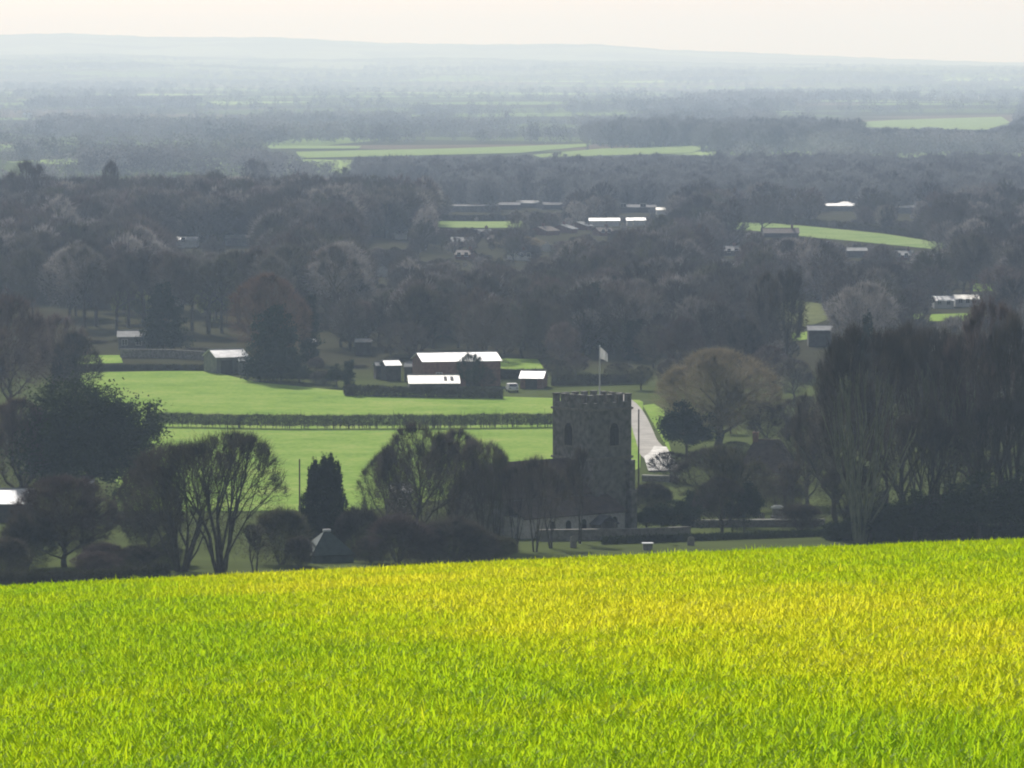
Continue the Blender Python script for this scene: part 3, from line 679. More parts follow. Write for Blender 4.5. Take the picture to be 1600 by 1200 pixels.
# flagpole and flag on the tower
fz0 = tz + TH + .36; ftop = at(938, 541, TD)[2]; fx = at(937, 580, TD)[0]
fp_ = tag(empty('flagpole', (fx, TD - .2, fz0)), 'slim white flagpole rising from the church tower roof', 'flagpole')
MB().tube((0, 0, 0), (0, 0, ftop - fz0), .085, .05, 10).build('pole', M['white_paint'], fp_)
MB().tube((0, 0, ftop - fz0), (0, 0, ftop - fz0 + .16), .11, .06, 10).build('finial', M['white_paint'], fp_)
def flag_mesh():
    nx, nz = 24, 12; V, Fs, mi = [], [], []
    for i in range(nx + 1):
        for j in range(nz + 1):
            u, v = i / nx, j / nz
            V.append((.06 + u * .85, .16 * math.sin(u * 11 + v * 1.3) * (0.3 + u), -v * 1.35 * (1 - .3 * u) - .75 * u ** 1.2))
    for i in range(nx):
        for j in range(nz):
            a = i * (nz + 1) + j; Fs.append((a, a + nz + 1, a + nz + 2, a + 1)); mi.append(0)
    me = bpy.data.meshes.new('flag'); me.from_pydata(V, [], Fs); me.materials.append(M['flag_white']); me.materials.append(M['flag_dark'])
    me.update(); me.polygons.foreach_set('material_index', mi); return me
fl = link('flag', flag_mesh()); fl.location = (fx, TD - .2, ftop - .1)
m_ = fl.modifiers.new('thick', 'SOLIDIFY'); m_.thickness = 0.012
tag(fl, 'limp white flag drooping from the pole on the church tower', 'flag')

# --- farm in the middle of the pasture
house('barn', 713, 838, 13.6, 9.0, 4.3, 1.25, 13, 'brick', 'white_roof', 'long brick barn with a glaring white roof behind the dark hedge', 'barn', over=.25, doors=((2, 2.6, 3),), windows=((-4, 1.4, 1, 1),))
keep(648, 554, 774, 600, 838)
house('lean_to_shed', 677, 823, 8.4, 7.6, 1.5, 1.2, 4, 'dark_wall', 'cream_roof', 'low cream roofed shed with two rooflights in front of the brick barn', 'shed', over=.2, lights=2, doors=((0, 1.2, 1.4),))
keep(634, 588, 722, 612, 822)
house('stable', 610, 850, 2.7, 5.0, 2.6, .8, 14, 'dark_wall', 'white_roof', 'small white roofed stable left of the brick barn', 'shed', over=.15)
house('outhouse', 594, 853, 1.9, 3.2, 2.3, .6, 10, 'dark_wall', 'grey_roof', 'tiny grey roofed outhouse at the left end of the farm buildings', 'shed', over=.12)
house('garden_shed', 641, 846, 1.6, 3, 2.6, .7, -8, 'dark_wall', 'grey_roof', 'narrow shed squeezed between the stable and the brick barn', 'shed', over=.12)
keep(584, 566, 652, 606, 845)
house('cart_shed', 834, 832, 3.9, 6.2, 1.7, 1.1, -8, 'brick', 'white_roof', 'white roofed brick cart shed beside the church tower', 'shed', over=.2, doors=((0, 2, 1.6),))
keep(790, 594, 858, 614, 830)
house('field_shelter', 353, 868, 6.0, 6.4, 2.9, 1.2, 24, 'grey_wall', 'white_roof', 'grey boarded field shelter with a bright roof left of the tall dark conifer', 'shed', over=.25, doors=((-1, 2.2, 2.4),))
house('tack_room', 384, 864, 2.6, 3.4, 2.3, .6, 10, 'grey_wall', 'grey_roof', 'small grey tack room joined to the end of the field shelter', 'shed', over=.15)
keep(318, 553, 396, 600, 864)
house('bungalow', 208, 930, 5.4, 6, 2.4, 1.0, 3, 'grey_wall', 'grey_roof', 'low grey roofed bungalow behind the garden wall on the left', 'house', over=.3, windows=((-1.5, .9, 1, 1), (1.2, .9, 1, 1)))
keep(185, 530, 232, 556, 928)
house('hut', 486, 905, 1.6, 2.6, 3.1, .6, 10, 'dark_wall', 'white_roof', 'tiny hut with a bright roof right of the big dark conifer', 'shed', over=.1)
keep(478, 543, 495, 556, 905)
house('workshop', 568, 915, 3.0, 4.0, 2.4, .5, 0, 'dark_wall', 'grey_roof', 'low workshop with a thin pale roof behind the stable', 'shed', over=.15)
keep(552, 541, 584, 550, 915)
# --- by the lane and the churchyard
house('cottage', 1200, 636, 6.6, 7.0, 3.0, 3.6, -12, 'stone_wall', 'tile', 'brown tiled cottage behind the golden tree right of the church', 'house', hip=1.6, over=.35, windows=((-2, .9, 1, 1.1), (1.6, .9, 1, 1.1)), doors=((0, .95, 2),), chimneys=((-1.6, 0, 1.0),))
keep(1160, 656, 1236, 712, 636)
gs_ = house('garden_shed', 510, 502, 4.4, 4.4, 1.0, 2.1, 20, 'green_paint', 'green_paint', 'green pyramid roofed shed at the edge of the yellow crop', 'shed', hip=2.0, over=.2)
keep(474, 838, 548, 890, 500)
MB().box(-.42, .42, -.16, .16, 3.14, 3.40).build('glint_cap', M['white_paint'], gs_, bevel=.04)  # white box added at the apex as a painted glint
house('outbuilding', 2, 585, 7.6, 8, 2.3, 1.4, 3, 'dark_wall', 'white_roof', 'low outbuilding with a dazzling roof at the left edge', 'shed', over=.25, doors=((0, 1.5, 2),))
keep(-60, 752, 52, 784, 585)
house('glint_shed', 137, 570, 1.3, 2.2, 5.0, .5, 10, 'dark_wall', 'white_roof', 'small added shed with its roof glinting below the big evergreen', 'shed', over=.08)  # small shed added to give a glint of unknown source
house('summer_house', 625, 600, 2.4, 4, 2.6, .8, 8, 'stone_wall', 'white_roof', 'white roofed summer house half hidden by bare trees left of the church', 'shed', over=.15, windows=((0, .9, .9, .9),))
keep(604, 758, 646, 772, 600)
# --- village
def vh(name, x0, x1, ytop, ybase, D, wall, roof, label, cat='house', roofk=.4, rz=0, dep=7, **k):
    w = (x1 - x0) / F * D; x = (x0 + x1) / 2
    g = hz(at(x, 600, D)[0], D); H = max(2.5, at(x, ytop, D)[2] - g)
    rise = min(H * roofk, 3.5)
    m_ = (x1 - x0) * .18; keep(x0 + m_, ytop, x1 - m_, ytop + (ybase - ytop) * .6, D)
    return house(name, x, D, w, dep, H - rise, rise, rz, wall, roof, label, cat, **k)
vh('house', 279, 310, 379, 396, 1310, 'white_wall', 'white_roof', 'pale roofed house among the trees of the left hillside', roofk=.3, dep=8, windows=((-1, 1.5, 1, 1),)); keep(276, 378, 312, 394, 1310); keep(354, 386, 392, 398, 1320); keep(574, 374, 638, 388, 1390); keep(589, 431, 605, 446, 1190)
vh('house', 355, 391, 387, 400, 1320, 'grey_wall', 'grey_roof', 'grey roofed house right of the pale roofed one in the left wood', roofk=.25, dep=8)
vh('house', 572, 612, 375, 388, 1400, 'grey_wall', 'grey_roof', 'long grey roofed house below the right end of the left wood', roofk=.3)
vh('house', 616, 636, 376, 388, 1390, 'white_wall', 'white_roof', 'small white roofed house below the right end of the left wood', roofk=.4)
vh('cottage', 590, 604, 431, 445, 1190, 'white_wall', 'slate', 'white gabled cottage among village trees above the stable', roofk=.4, rz=90, dep=2.4)
vh('house', 682, 700, 394, 404, 1400, 'white_wall', 'grey_roof', 'pale house at the left end of the village', roofk=.35)
vh('house', 706, 738, 400, 412, 1370, 'brick', 'grey_roof', 'brick house with a grey roof beside the pale village house', roofk=.45, chimneys=((1.5, 0, .8),))
vh('house', 832, 866, 362, 392, 1480, 'brick', 'tile', 'brown roofed village house left of the steep gables', roofk=.5, rz=55, dep=7, chimneys=((0, 0, .9),))
vh('house', 868, 890, 358, 386, 1500, 'brick', 'grey_roof', 'steep gabled village house left of the white roofs', roofk=.5, rz=65, dep=8, chimneys=((1, 0, .9),))
vh('house', 893, 914, 354, 380, 1530, 'brick', 'grey_roof', 'steep gabled house touching the row of white roofs', roofk=.5, rz=65, dep=8)
vh('cottage', 846, 860, 393, 404, 1360, 'white_wall', 'slate', 'small white gable below the brown village roofs', roofk=.4, rz=90, dep=2.6)
for i, (a, b_, y0, y1) in enumerate(((921, 946, 348, 360), (948, 967, 350, 361), (979, 988, 351, 358), (990, 1007, 350, 364))):
    vh('factory_unit', a, b_, y0, y1, 1570 + i * 2, 'white_wall', 'white_roof', ['widest unit, leftmost in the row of white roofs', 'second white roofed unit from the left in the row', 'narrowest white roofed unit in the row', 'rightmost unit in the row of white roofs, with a white wall'][i], 'building', roofk=.3, dep=8, group='white roofed units in the village')
vh('warehouse', 957, 1024, 320, 347, 1730, 'dark_wall', 'slate', 'dark warehouse above the row of white roofs', 'building', roofk=.3, dep=12, windows=((-4, 2, 2, 1.2), (3, 2, 2, 1.2)))
vh('cottage', 1025, 1040, 331, 343, 1700, 'white_wall', 'cream_roof', 'pale cottage at the right end of the dark warehouse', roofk=.35, dep=6)
vh('glasshouse', 690, 776, 327, 345, 1725, 'grey_wall', 'slate', 'long low grey glasshouse beyond the village', 'building', roofk=.2, dep=6)
vh('barn', 780, 812, 322, 337, 1760, 'dark_wall', 'slate', 'left one of the grey roofed barns behind the village', 'barn', roofk=.3, dep=9)
vh('barn', 808, 842, 318, 335, 1790, 'dark_wall', 'grey_roof', 'taller middle barn of those behind the village', 'barn', roofk=.35, dep=9)
vh('barn', 846, 884, 323, 336, 1765, 'dark_wall', 'slate', 'right one of the grey roofed barns behind the village', 'barn', roofk=.3, dep=9)
vh('mansion', 1280, 1346, 327, 352, 1750, 'grey_wall', 'white_roof', 'large pale country house with a low white roof above the green strip', 'house', roofk=.28, dep=12)
vh('house', 1308, 1332, 316, 328, 1775, 'grey_wall', 'white_roof', 'pyramid roofed house rising behind the pale country house', roofk=.3, dep=6, hip=2.2)
vh('house', 1398, 1428, 331, 350, 1720, 'grey_wall', 'grey_roof', 'faint grey roofed house right of the country house', roofk=.25, dep=8)
vh('barn', 1192, 1246, 357, 382, 1470, 'dark_wall', 'tile', 'dark farmhouse roof with a chimney against the bright green strip', 'house', roofk=.5, dep=7, chimneys=((3.4, 0, 1.0),))
vh('house', 1457, 1488, 472, 492, 1070, 'white_wall', 'white_roof', 'white house, left one of the bright pair on the right', roofk=.35, dep=6, windows=((-1, .8, .8, 1), (1, .8, .8, 1)))
vh('house', 1490, 1526, 474, 492, 1076, 'white_wall', 'cream_roof', 'long white house, right one of the bright pair', roofk=.35, dep=6, windows=((-1.4, .8, .8, 1), (0.2, .8, .8, 1), (1.6, .8, .8, 1)))
vh('barn', 1262, 1298, 509, 548, 940, 'dark_wall', 'grey_roof', 'small dark barn with a grey roof behind the tall right-hand trees', 'barn', roofk=.2, dep=5)
vh('house', 1460, 1492, 538, 556, 800, 'brick', 'white_roof', 'house showing a scrap of bright roof through the big trees on the right', roofk=.3, dep=5)
vh('cottage', 1320, 1352, 398, 410, 1330, 'grey_wall', 'grey_roof', 'low grey cottage in the middle of the right-hand village trees', roofk=.3, dep=6)
for i, (x0, x1, yt, yb, D_, wl_, rf_, rz_, lb) in enumerate(((742, 766, 388, 402, 1440, 'brick', 'grey_roof', 20, 'brick house with a tilted grey roof left of the warm brown village tree'), (768, 790, 398, 411, 1400, 'grey_wall', 'tile', -25, 'grey house with a brown roof below the warm brown village tree'), (652, 676, 398, 410, 1390, 'brick', 'grey_roof', 15, 'brick house at the foot of the right end of the left wood'), (800, 822, 412, 424, 1300, 'white_wall', 'slate', 30, 'pale rendered house below the steep gabled village houses'), (716, 740, 418, 431, 1290, 'brick', 'tile', -15, 'brown roofed house in front of the village trees'), (930, 952, 372, 384, 1480, 'brick', 'tile', 20, 'brown roofed house just below the row of white roofs'), (1128, 1152, 398, 411, 1340, 'grey_wall', 'grey_roof', 10, 'grey house among trees below the left end of the green strip'), (1398, 1424, 402, 414, 1310, 'brick', 'grey_roof', -10, 'brick house among trees below the right end of the green strip'))):
    vh('house', x0, x1, yt, yb, D_, wl_, rf_, lb, roofk=.45, rz=rz_, dep=6.5, chimneys=((1.2, 0, .8),), windows=((-1, 1, .9, 1), (1, 1, .9, 1)))
for (px_, D_, w_, nm, lb) in ((1453, 7200, 12, 'farmhouse', 'tiny white farmhouse far out on the right of the plain'), (38, 17500, 26, 'white_building', 'white speck of a building on the hazy hills at the far left'), (46, 5200, 9, 'farmhouse', 'tiny pale farmhouse far out on the left of the plain'), (1535, 6900, 16, 'farmhouse', 'faint long farmhouse far right on the plain')):
    house(nm, px_, D_, w_, w_ * .6, w_ * .35, w_ * .2, 5, 'white_wall', 'white_roof', lb, 'house', over=.4, lift=3.0 if D_ > 10000 else 1.5)

# --- walls, poles, stones, car
def wall_run(name, pts, hgt, th, mat, cope, label, cat='wall'):
    """garden wall through ground points (px, D)"""
    P = [(at(px, 600, D)[0], D) for px, D in pts]; x0, d0 = P[0]
    e = tag(empty(name, (x0, d0, hz(x0, d0))), label, cat); b, c = MB(), MB(); zb = hz(x0, d0)
    for (a, q) in zip(P[:-1], P[1:]):
        n = max(1, int(math.hypot(q[0] - a[0], q[1] - a[1]) / 3)); t = Vector((q[0] - a[0], q[1] - a[1])).normalized(); s = Vector((-t.y, t.x))
        for i in range(n):
            u = [Vector((a[0] + (q[0] - a[0]) * k / n, a[1] + (q[1] - a[1]) * k / n)) for k in (i, i + 1)]
            for (mb, w, lo, hi) in ((b, th / 2, -.5, hgt), (c, th / 2 + .07, hgt + .003, hgt + .16)):
                vs = []
                for zz in (lo, hi):
                    for (pt, sg) in ((u[0], -1), (u[1], -1), (u[1], 1), (u[0], 1)):
                        k_ = pt + s * (w * sg); vs.append((k_.x - x0, k_.y - d0, hz(pt.x, pt.y) - zb + zz))
                mb.add(vs, [(3, 2, 1, 0), (4, 5, 6, 7), (0, 1, 5, 4), (1, 2, 6, 5), (2, 3, 7, 6), (3, 0, 4, 7)])
    b.build('wall', M[mat], e); c.build('coping', M[cope], e); return e
wall_run('churchyard_wall', [(840, 545), (1000, 548), (1078, 552)], 1.15, .45, 'stone_wall', 'stone_wall', 'dark flint wall along the churchyard below the church tower')
wall_run('churchyard_wall', [(1070, 572), (1180, 573), (1290, 574)], .75, .4, 'stone_wall', 'stone_pale', 'low wall with pale coping right of the church under the trees')
wall_run('lane_wall', [(1004, 652), (1060, 650)], .7, .4, 'stone_wall', 'stone_pale', 'pale topped wall beside the white yard at the end of the lane')
wall_run('garden_wall', [(188, 906), (260, 905), (320, 900)], 1.5, .35, 'stone_wall', 'stone_wall', 'grey garden wall along the top of the pasture on the left')
def post(name, px, D, top, r, label, cat, arm=False):
    p = at(px, top, D); g = hz(p[0], D); H = p[2] - g
    e = tag(empty(name, (p[0], D, g)), label, cat)
    MB().tube((0, 0, -.4), (0, 0, H), r, r * .75, 10).build('pole', M['wood_pole'], e)
    if arm:
        MB().box(-.75, .75, -.06, .06, H - .55, H - .43).build('crossarm', M['wood_pole'], e)
        ins = MB()
        for xx in (-.6, -.2, .2, .6): ins.tube((xx, 0, H - .43), (xx, 0, H - .27), .05, .035, 6)
        ins.build('insulator', M['white_paint'], e)
    else: MB().tube((0, 0, H), (0, 0, H + .08), r * .85, .02, 10).build('cap', M['slate'], e)
post('telegraph_pole', 998, 610, 640, .12, 'dark telegraph pole beside the lane right of the church tower', 'pole')
post('post', 468, 508, 718, .10, 'thin dark post left of the dark columnar yew', 'post')
tp = at(1012, 858, 526); g_ = hz(tp[0], 526)
ct = tag(empty('chest_tomb', (tp[0], 526, g_ ), R(6)), 'white slabbed chest tomb in the grass above the crop edge', 'tomb')
hh_ = max(.8, tp[2] - g_)
MB().box(-.5, .5, -.35, .35, -.3, hh_ - .12).build('chest', M['stone_wall'], ct); MB().box(-.62, .62, -.48, .48, hh_ - .12 + .003, hh_).build('slab', M['white_paint'], ct, bevel=.03)
mp_ = at(1215, 797, 588); g_ = hz(mp_[0], 588); H_ = max(1.6, mp_[2] - g_)
gm = tag(empty('grave_monument', (mp_[0], 588, g_), R(12)), 'tall grave monument with a white top in the lit churchyard grass', 'monument')
MB().box(-.75, .75, -.6, .6, -.2, .35).build('plinth', M['stone_wall'], gm); MB().box(-.55, .55, -.45, .45, .353, H_ - .35).build('pedestal', M['stone_wall'], gm)
MB().box(-.68, .68, -.55, .55, H_ - .347, H_ - .12).box(-.45, .45, -.35, .35, H_ - .117, H_).build('cap', M['white_paint'], gm)
def headstone(px, D, w, hgt, rz, label):
    x = at(px, 600, D)[0]; o = MB().prism([(-w / 2, -.2), (w / 2, -.2), (w / 2, hgt * .8)] + [(w / 2 * math.cos(a), hgt * .8 + hgt * .2 * math.sin(a)) for a in (.5, 1.0, 1.57, 2.1, 2.6)] + [(-w / 2, hgt * .8)], -.08, .08).build('headstone', M['stone_wall'])
    o.location = (x, D, hz(x, D)); o.rotation_euler = (R(-3), R(2), R(rz)); tag(o, label, 'headstone', 'headstones in the churchyard')
headstone(1190, 583, .8, 1.1, 8, 'grey headstone left of the white topped monument')
headstone(1240, 584, .7, 1.2, -6, 'upright headstone just right of the white topped monument')
headstone(1262, 582, .8, 1.0, 4, 'low headstone at the right end of the lit churchyard grass')
headstone(896, 531, .7, 1.3, 10, 'dark headstone in the grass strip in front of the church')
headstone(1080, 536, .8, 1.0, -5, 'low headstone in the grass right of the white tomb')
# parked car seen end-on
cx_ = at(800, 600, 822)[0]
car = tag(empty('parked_car', (cx_, 822, hz(cx_, 822)), R(8)), 'white car parked end-on beside the white roofed cart shed', 'car')
bd = MB(); prof = [(-2.0, .35), (2.0, .35), (2.05, .75), (1.3, .95), (.8, 1.42), (-1.1, 1.45), (-1.8, .98), (-2.05, .8)]
b_ = MB().prism(prof, -.82, .82); b_.v = [(y, x, z) for x, y, z in b_.v]; b_.f = [f[::-1] for f in b_.f]
bo = b_.build('body', M['white_paint'], car, bevel=.06)
MB().slab([(-.66, -1.83, 1.02), (.66, -1.83, 1.02), (.6, -1.22, 1.40), (-.6, -1.22, 1.40)], .03).build('windscreen', M['glass'], car)
for (sx, sy) in ((-1, -1.25), (1, -1.25), (-1, 1.25), (1, 1.25)):
    w_ = MB().tube((sx * .68, sy, .33), (sx * .86, sy, .33), .33, .33, 16).build('wheel', M['tyre'], car)
    MB().tube((sx * .862, sy, .33), (sx * .875, sy, .33), .19, .17, 12).build('rim', M['grey_wall'], w_)
for sx in (-1, 1): MB().box(sx * .6 - .16, sx * .6 + .16, -2.07, -1.98, .68, .80).build('headlight', M['glass'], car)

# ------------------------------------------------------------------ hedges
def hedge(name, pts, hgt, th, n, label, tl=.5, tw=.05, solid=.45, stems=False, mat='hedge', seed=1):
    """hedge through ground points (px, D)"""
    rng = np.random.default_rng(seed)
    P = np.array([(at(px, 600, D)[0], D) for px, D in pts]); sl = np.hypot(*(P[1:] - P[:-1]).T); cum = np.concatenate([[0], np.cumsum(sl)])
    s = rng.random(n) * cum[-1]; X = np.interp(s, cum, P[:, 0]); Y = np.interp(s, cum, P[:, 1]) + rng.normal(size=n) * th / 2.5
    top = hgt * (1 + .025 * np.sin(s * .37) + .02 * np.sin(s * 1.1 + 1) + .02 * np.sin(s * 2.9))
    zf = solid + (1 - solid) * rng.random(n) if stems else rng.random(n)
    Z = height(X, Y) + zf * top
    d = rng.normal(size=(n, 3)) + np.array([0, 0, .6]); d /= np.linalg.norm(d, axis=1, keepdims=True)
    o0 = np.array([P[0, 0], P[0, 1], hz(*P[0])])
    v, f = tri_twigs(np.stack([X, Y, Z], -1) - o0, d, tl * rng.uniform(.5, 1.3, n), tw * rng.uniform(.6, 1.5, n), rng)
    e = tag(empty(name, tuple(o0)), label, 'hedge')
    link('foliage', np_mesh(name + '_foliage', v, [f]), M[mat], e)
    m = int(cum[-1] / (.38 if stems else 1.2)); ss = rng.random(m) * cum[-1]; segs = []
    for q in ss:
        x, y = np.interp(q, cum, P[:, 0]), np.interp(q, cum, P[:, 1]); z = hz(x, y); lean = rng.normal(size=2) * .12
        hh = hgt * rng.uniform(.75, 1.15) * (1.25 if stems and rng.random() < .12 else 1)
        segs.append((x - o0[0], y - o0[1], z - .2 - o0[2], x + lean[0] - o0[0], y + lean[1] - o0[1], z + hh - o0[2], rng.uniform(.04, .075), .02))
    tv, tf = tubes(segs, 5); link('stems', np_mesh(name + '_stems', tv, [tf]), M['bark'], e)

hedge('hedge', [(862, 836), (930, 838), (1006, 842)], 1.7, 1.2, 9000, 'dark hedge running behind the church tower to the lane', seed=10, tw=.09)
def Dg(px, py): return ground_at(px, py)[1]
hedge('hedgerow', [(228, Dg(228, 667)), (450, Dg(450, 671)), (700, Dg(700, 670)), (880, Dg(880, 668))], 2.1, 1.1, 42000, 'thin clipped hedgerow with bare stems crossing the pasture', solid=.22, stems=True, seed=2)
hedge('hedge', [(538, Dg(538, 619)), (660, Dg(660, 622)), (786, Dg(786, 624))], 1.75, 1.2, 14000, 'dark trimmed hedge in front of the brick barn', seed=3, tw=.09)
hedge('hedge', [(118, Dg(118, 580)), (230, Dg(230, 579)), (322, Dg(322, 580))], 1.0, 1.0, 9000, 'low dark hedge along the top edge of the left pasture', seed=4, tw=.09)
hedge('hedge', [(772, Dg(772, 592)), (852, Dg(852, 592))], 1.5, 1.2, 7000, 'dark square hedge behind the white car', seed=5, tw=.09)
hedge('hedge', [(1130, Dg(1130, 347)), (1250, Dg(1250, 351)), (1380, Dg(1380, 364)), (1482, Dg(1482, 380))], 2.0, 2.0, 9000, 'dark hedge along the upper edge of the green strip on the right', seed=6, tl=.9, tw=.2)
hedge('hedge', [(684, Dg(684, 345)), (820, Dg(820, 345))], 1.8, 2.0, 5000, 'dark hedge behind the small village field', seed=7, tl=.9, tw=.2)
hedge('hedge', [(940, 538), (1090, 546), (1300, 556)], .7, 1.0, 9000, 'dark undergrowth hedge at the foot of the churchyard', seed=8, tw=.08, mat='evergreen')
hedge('hedge', [(-60, 455), (60, 456), (190, 462), (262, 470)], 1.3, 1.6, 16000, 'dark scrub hedge along the lower left edge of the crop', seed=12, tw=.08, tl=.6)
hedge('hedge', [(1290, 548), (1450, 545), (1700, 540)], 1.7, 2.5, 18000, 'dark thicket at the foot of the big right-hand trees', seed=9, tl=.8, tw=.1, mat='evergreen')

# ------------------------------------------------------------------ trees one can tell apart
T = tree
T('evergreen', 140, 600, 592, 236, 'big round dark evergreen tree at the left below the pasture', name='evergreen_tree', twig='evergreen', sink=.5)
T('round', 100, 492, 744, 182, 'round brownish bare tree at the lower left edge of the crop', twig='twig_purple')
T('bush1', 40, 486, 800, 90, 'dark low bare bush at the far lower left', cat='bush', name='bare_bush')
T('round', 232, 500, 728, 120, 'grey bare tree between the round brown one and the forked pair')
T('open1', 282, 484, 690, 225, 'many stemmed bare tree, left one of the forked pair')
T('open2', 345, 482, 668, 210, 'tall forked bare tree, right one of the forked pair')
T('small', 398, 480, 815, 72, 'small crooked bare tree with low spreading limbs beside the forked pair', sink=.2)
T('bush2', 440, 496, 790, 100, 'olive grey bare bush left of the green shed', cat='bush', name='bare_bush', twig='twig_olive')
T('column', 508, 522, 702, 88, 'dark columnar yew with a fingered top left of the church', name='yew_tree', twig='yew')
T('bush1', 556, 512, 790, 80, 'bare bush just right of the green shed', cat='bush', name='bare_bush')
T('dome1', 603, 545, 700, 96, 'round bare tree at the left end of the thicket by the church', twig='twig_olive')
T('dome2', 655, 524, 664, 150, 'tallest bare tree of the thicket left of the church', twig='twig')
T('dome1', 712, 535, 668, 130, 'broad bare tree in the middle of the thicket by the church', twig='twig')
T('open2', 755, 528, 682, 100, 'upright bare tree of the thicket nearest the nave roof')
T('veil', 805, 520, 716, 80, 'slender bare tree in front of the left end of the nave')
T('small', 862, 530, 715, 70, 'sparse bare tree in front of the church roof', sink=.2)
T('veil', 836, 522, 704, 92, 'thin many stemmed bare tree before the middle of the nave')
T('small', 905, 540, 690, 60, 'thin bare sapling standing before the church tower', sink=.2)
T('bush2', 622, 498, 800, 110, 'pale brown bush at the crop edge below the white roofed summer house', cat='bush', name='bare_bush', twig='twig_purple')
T('bush1', 712, 502, 806, 120, 'dense dark bush at the crop edge in the middle of the thicket', cat='bush', name='bare_bush')
T('bush2', 775, 508, 836, 80, 'olive bush at the crop edge left of the church aisle', cat='bush', name='bare_bush', twig='twig_olive')
T('yew', 1052, 556, 782, 96, 'wide dark yew bush right of the church tower', name='yew_bush', cat='bush', twig='yew')
T('yew', 1010, 568, 792, 56, 'small dark yew bush against the foot of the church tower', name='yew_bush', cat='bush', twig='yew')
T('willow', 1122, 706, 545, 206, 'large dome shaped golden brown tree right of the church', twig='twig_gold', name='golden_tree', sink=.3)
T('yew', 1073, 688, 626, 88, 'rounded dark blue green conifer in front of the golden tree', name='conifer', twig='conifer')
T('small', 1138, 578, 690, 120, 'bare tree with a dark leaning trunk below the golden tree', twig='twig_olive')
T('yew', 1163, 562, 752, 60, 'upright dark yew under the bare trees right of the church', name='yew_bush', cat='bush', twig='yew')
T('small', 1232, 580, 716, 90, 'thin bare tree with a straight trunk beside the grave monument')
T('dome2', 1118, 602, 700, 130, 'grey bare tree below the golden tree', twig='twig')
T('dome1', 1262, 612, 640, 110, 'bare tree right of the brown tiled cottage', twig='twig')
T('bush2', 1220, 600, 742, 90, 'bare bush in front of the brown tiled cottage', name='bare_bush', cat='bush', twig='twig_olive')
T('yew', 1090, 580, 760, 70, 'dark yew bush between the churchyard wall and the bare trees', name='yew_bush', cat='bush', twig='yew')
T('mid1', 1048, 650, 706, 70, 'bare tree beside the lower end of the lane', twig='twig')
T('mid3', 1180, 592, 722, 70, 'low bare tree before the left end of the brown tiled cottage', twig='twig_olive')
T('dome1', 1128, 562, 744, 90, 'dense low bare tree behind the pale coped churchyard wall', twig='twig')
T('veil', 776, 524, 694, 96, 'thin many stemmed bare tree between the thicket and the nave', twig='twig_olive')
T('bush2', 1250, 566, 786, 80, 'bare bush behind the right end of the pale coped wall', name='bare_bush', cat='bush', twig='twig')
for px, D, top, w, k, tw, lb in ((1022, 880, 508, 70, 'mid1', 'twig', 'grey bare tree left of the golden tree beyond the lane'), (1064, 860, 496, 78, 'mid3', 'twig_purple', 'purplish bare tree behind the left shoulder of the golden tree'), (1112, 880, 478, 80, 'mid5', 'twig', 'tall grey bare tree behind the crown of the golden tree'), (1158, 850, 500, 76, 'mid2', 'twig', 'grey bare tree behind the right shoulder of the golden tree'), (1204, 830, 540, 70, 'mid3', 'twig_purple', 'purplish bare tree right of the golden tree'), (1240, 800, 560, 70, 'mid1', 'twig', 'grey bare tree between the golden tree and the right-hand group'), (1250, 720, 620, 90, 'mid5', 'twig', 'bare tree behind the brown tiled cottage'), (1200, 705, 630, 80, 'mid1', 'twig', 'bare tree rising behind the cottage chimney'), (1150, 690, 690, 70, 'mid3', 'twig_olive', 'low bare tree under the right side of the golden tree'), (1048, 840, 560, 50, 'bush1', 'twig', 'bare bush beside the green verge of the lane')):
    T(k, px, D, top, w, lb, twig=tw)
T('bush1', 1020, 600, 752, 70, 'bare bush below the white yard beside the church', name='bare_bush', cat='bush', twig='twig')
T('mid1', 1385, 605, 528, 120, 'grey bare tree showing behind the mossy stemmed one', twig='twig')
T('mid5', 1520, 596, 520, 140, 'grey bare tree behind the tall dark ones on the right', twig='twig')
T('mid3', 1302, 606, 600, 90, 'low grey bare tree behind the left flank of the right-hand group', twig='twig')
T('tall2', 1306, 562, 560, 130, 'bare tree on the left flank of the great right-hand trees')
T('tall1', 1345, 541, 494, 190, 'great bare tree with several pale mossy stems fanning upward', bark='bark_green')
T('tall2', 1412, 562, 516, 150, 'dark bare tree just right of the mossy stemmed one')
T('tall1', 1472, 556, 500, 165, 'dark bare tree in the middle of the right-hand group', bark='bark_green')
T('tall2', 1532, 552, 482, 160, 'tall dark bare tree second from the right edge', twig='twig_purple')
T('tall1', 1592, 548, 476, 170, 'tall dark bare tree at the right edge')
T('tall2', 1665, 548, 470, 170, 'tall dark bare tree just outside the right edge')
T('evergreen2', 1360, 543, 792, 90, 'small dark evergreen bush at the left end of the right-hand thicket', name='evergreen_bush', cat='bush', twig='evergreen')
T('bush1', 1480, 544, 770, 110, 'dark bare bush between the evergreens under the right-hand trees', name='bare_bush', cat='bush')
T('open2', 1440, 548, 640, 170, 'lower bare tree filling the middle of the right-hand group')
T('open1', 1570, 544, 620, 180, 'lower bare tree filling the right edge of the group')
T('dome1', 1330, 548, 720, 120, 'lower bare tree at the foot of the mossy stemmed one')
T('evergreen2', 1530, 540, 745, 150, 'dark evergreen bush under the right-hand trees', name='evergreen_bush', cat='bush', twig='evergreen')
T('evergreen2', 1430, 542, 770, 120, 'lower dark evergreen bush left of the largest one under the right-hand trees', name='evergreen_bush', cat='bush', twig='evergreen')
T('evergreen2', 1610, 540, 735, 140, 'dark evergreen bush at the right edge of the picture', name='evergreen_bush', cat='bush', twig='evergreen')
T('mid3', 12, 760, 462, 150, 'tall grey bare tree at the left edge above the evergreen', twig='twig_purple')
T('mid1', 82, 790, 492, 120, 'grey bare tree between the left edge and the pasture', twig='twig_purple')
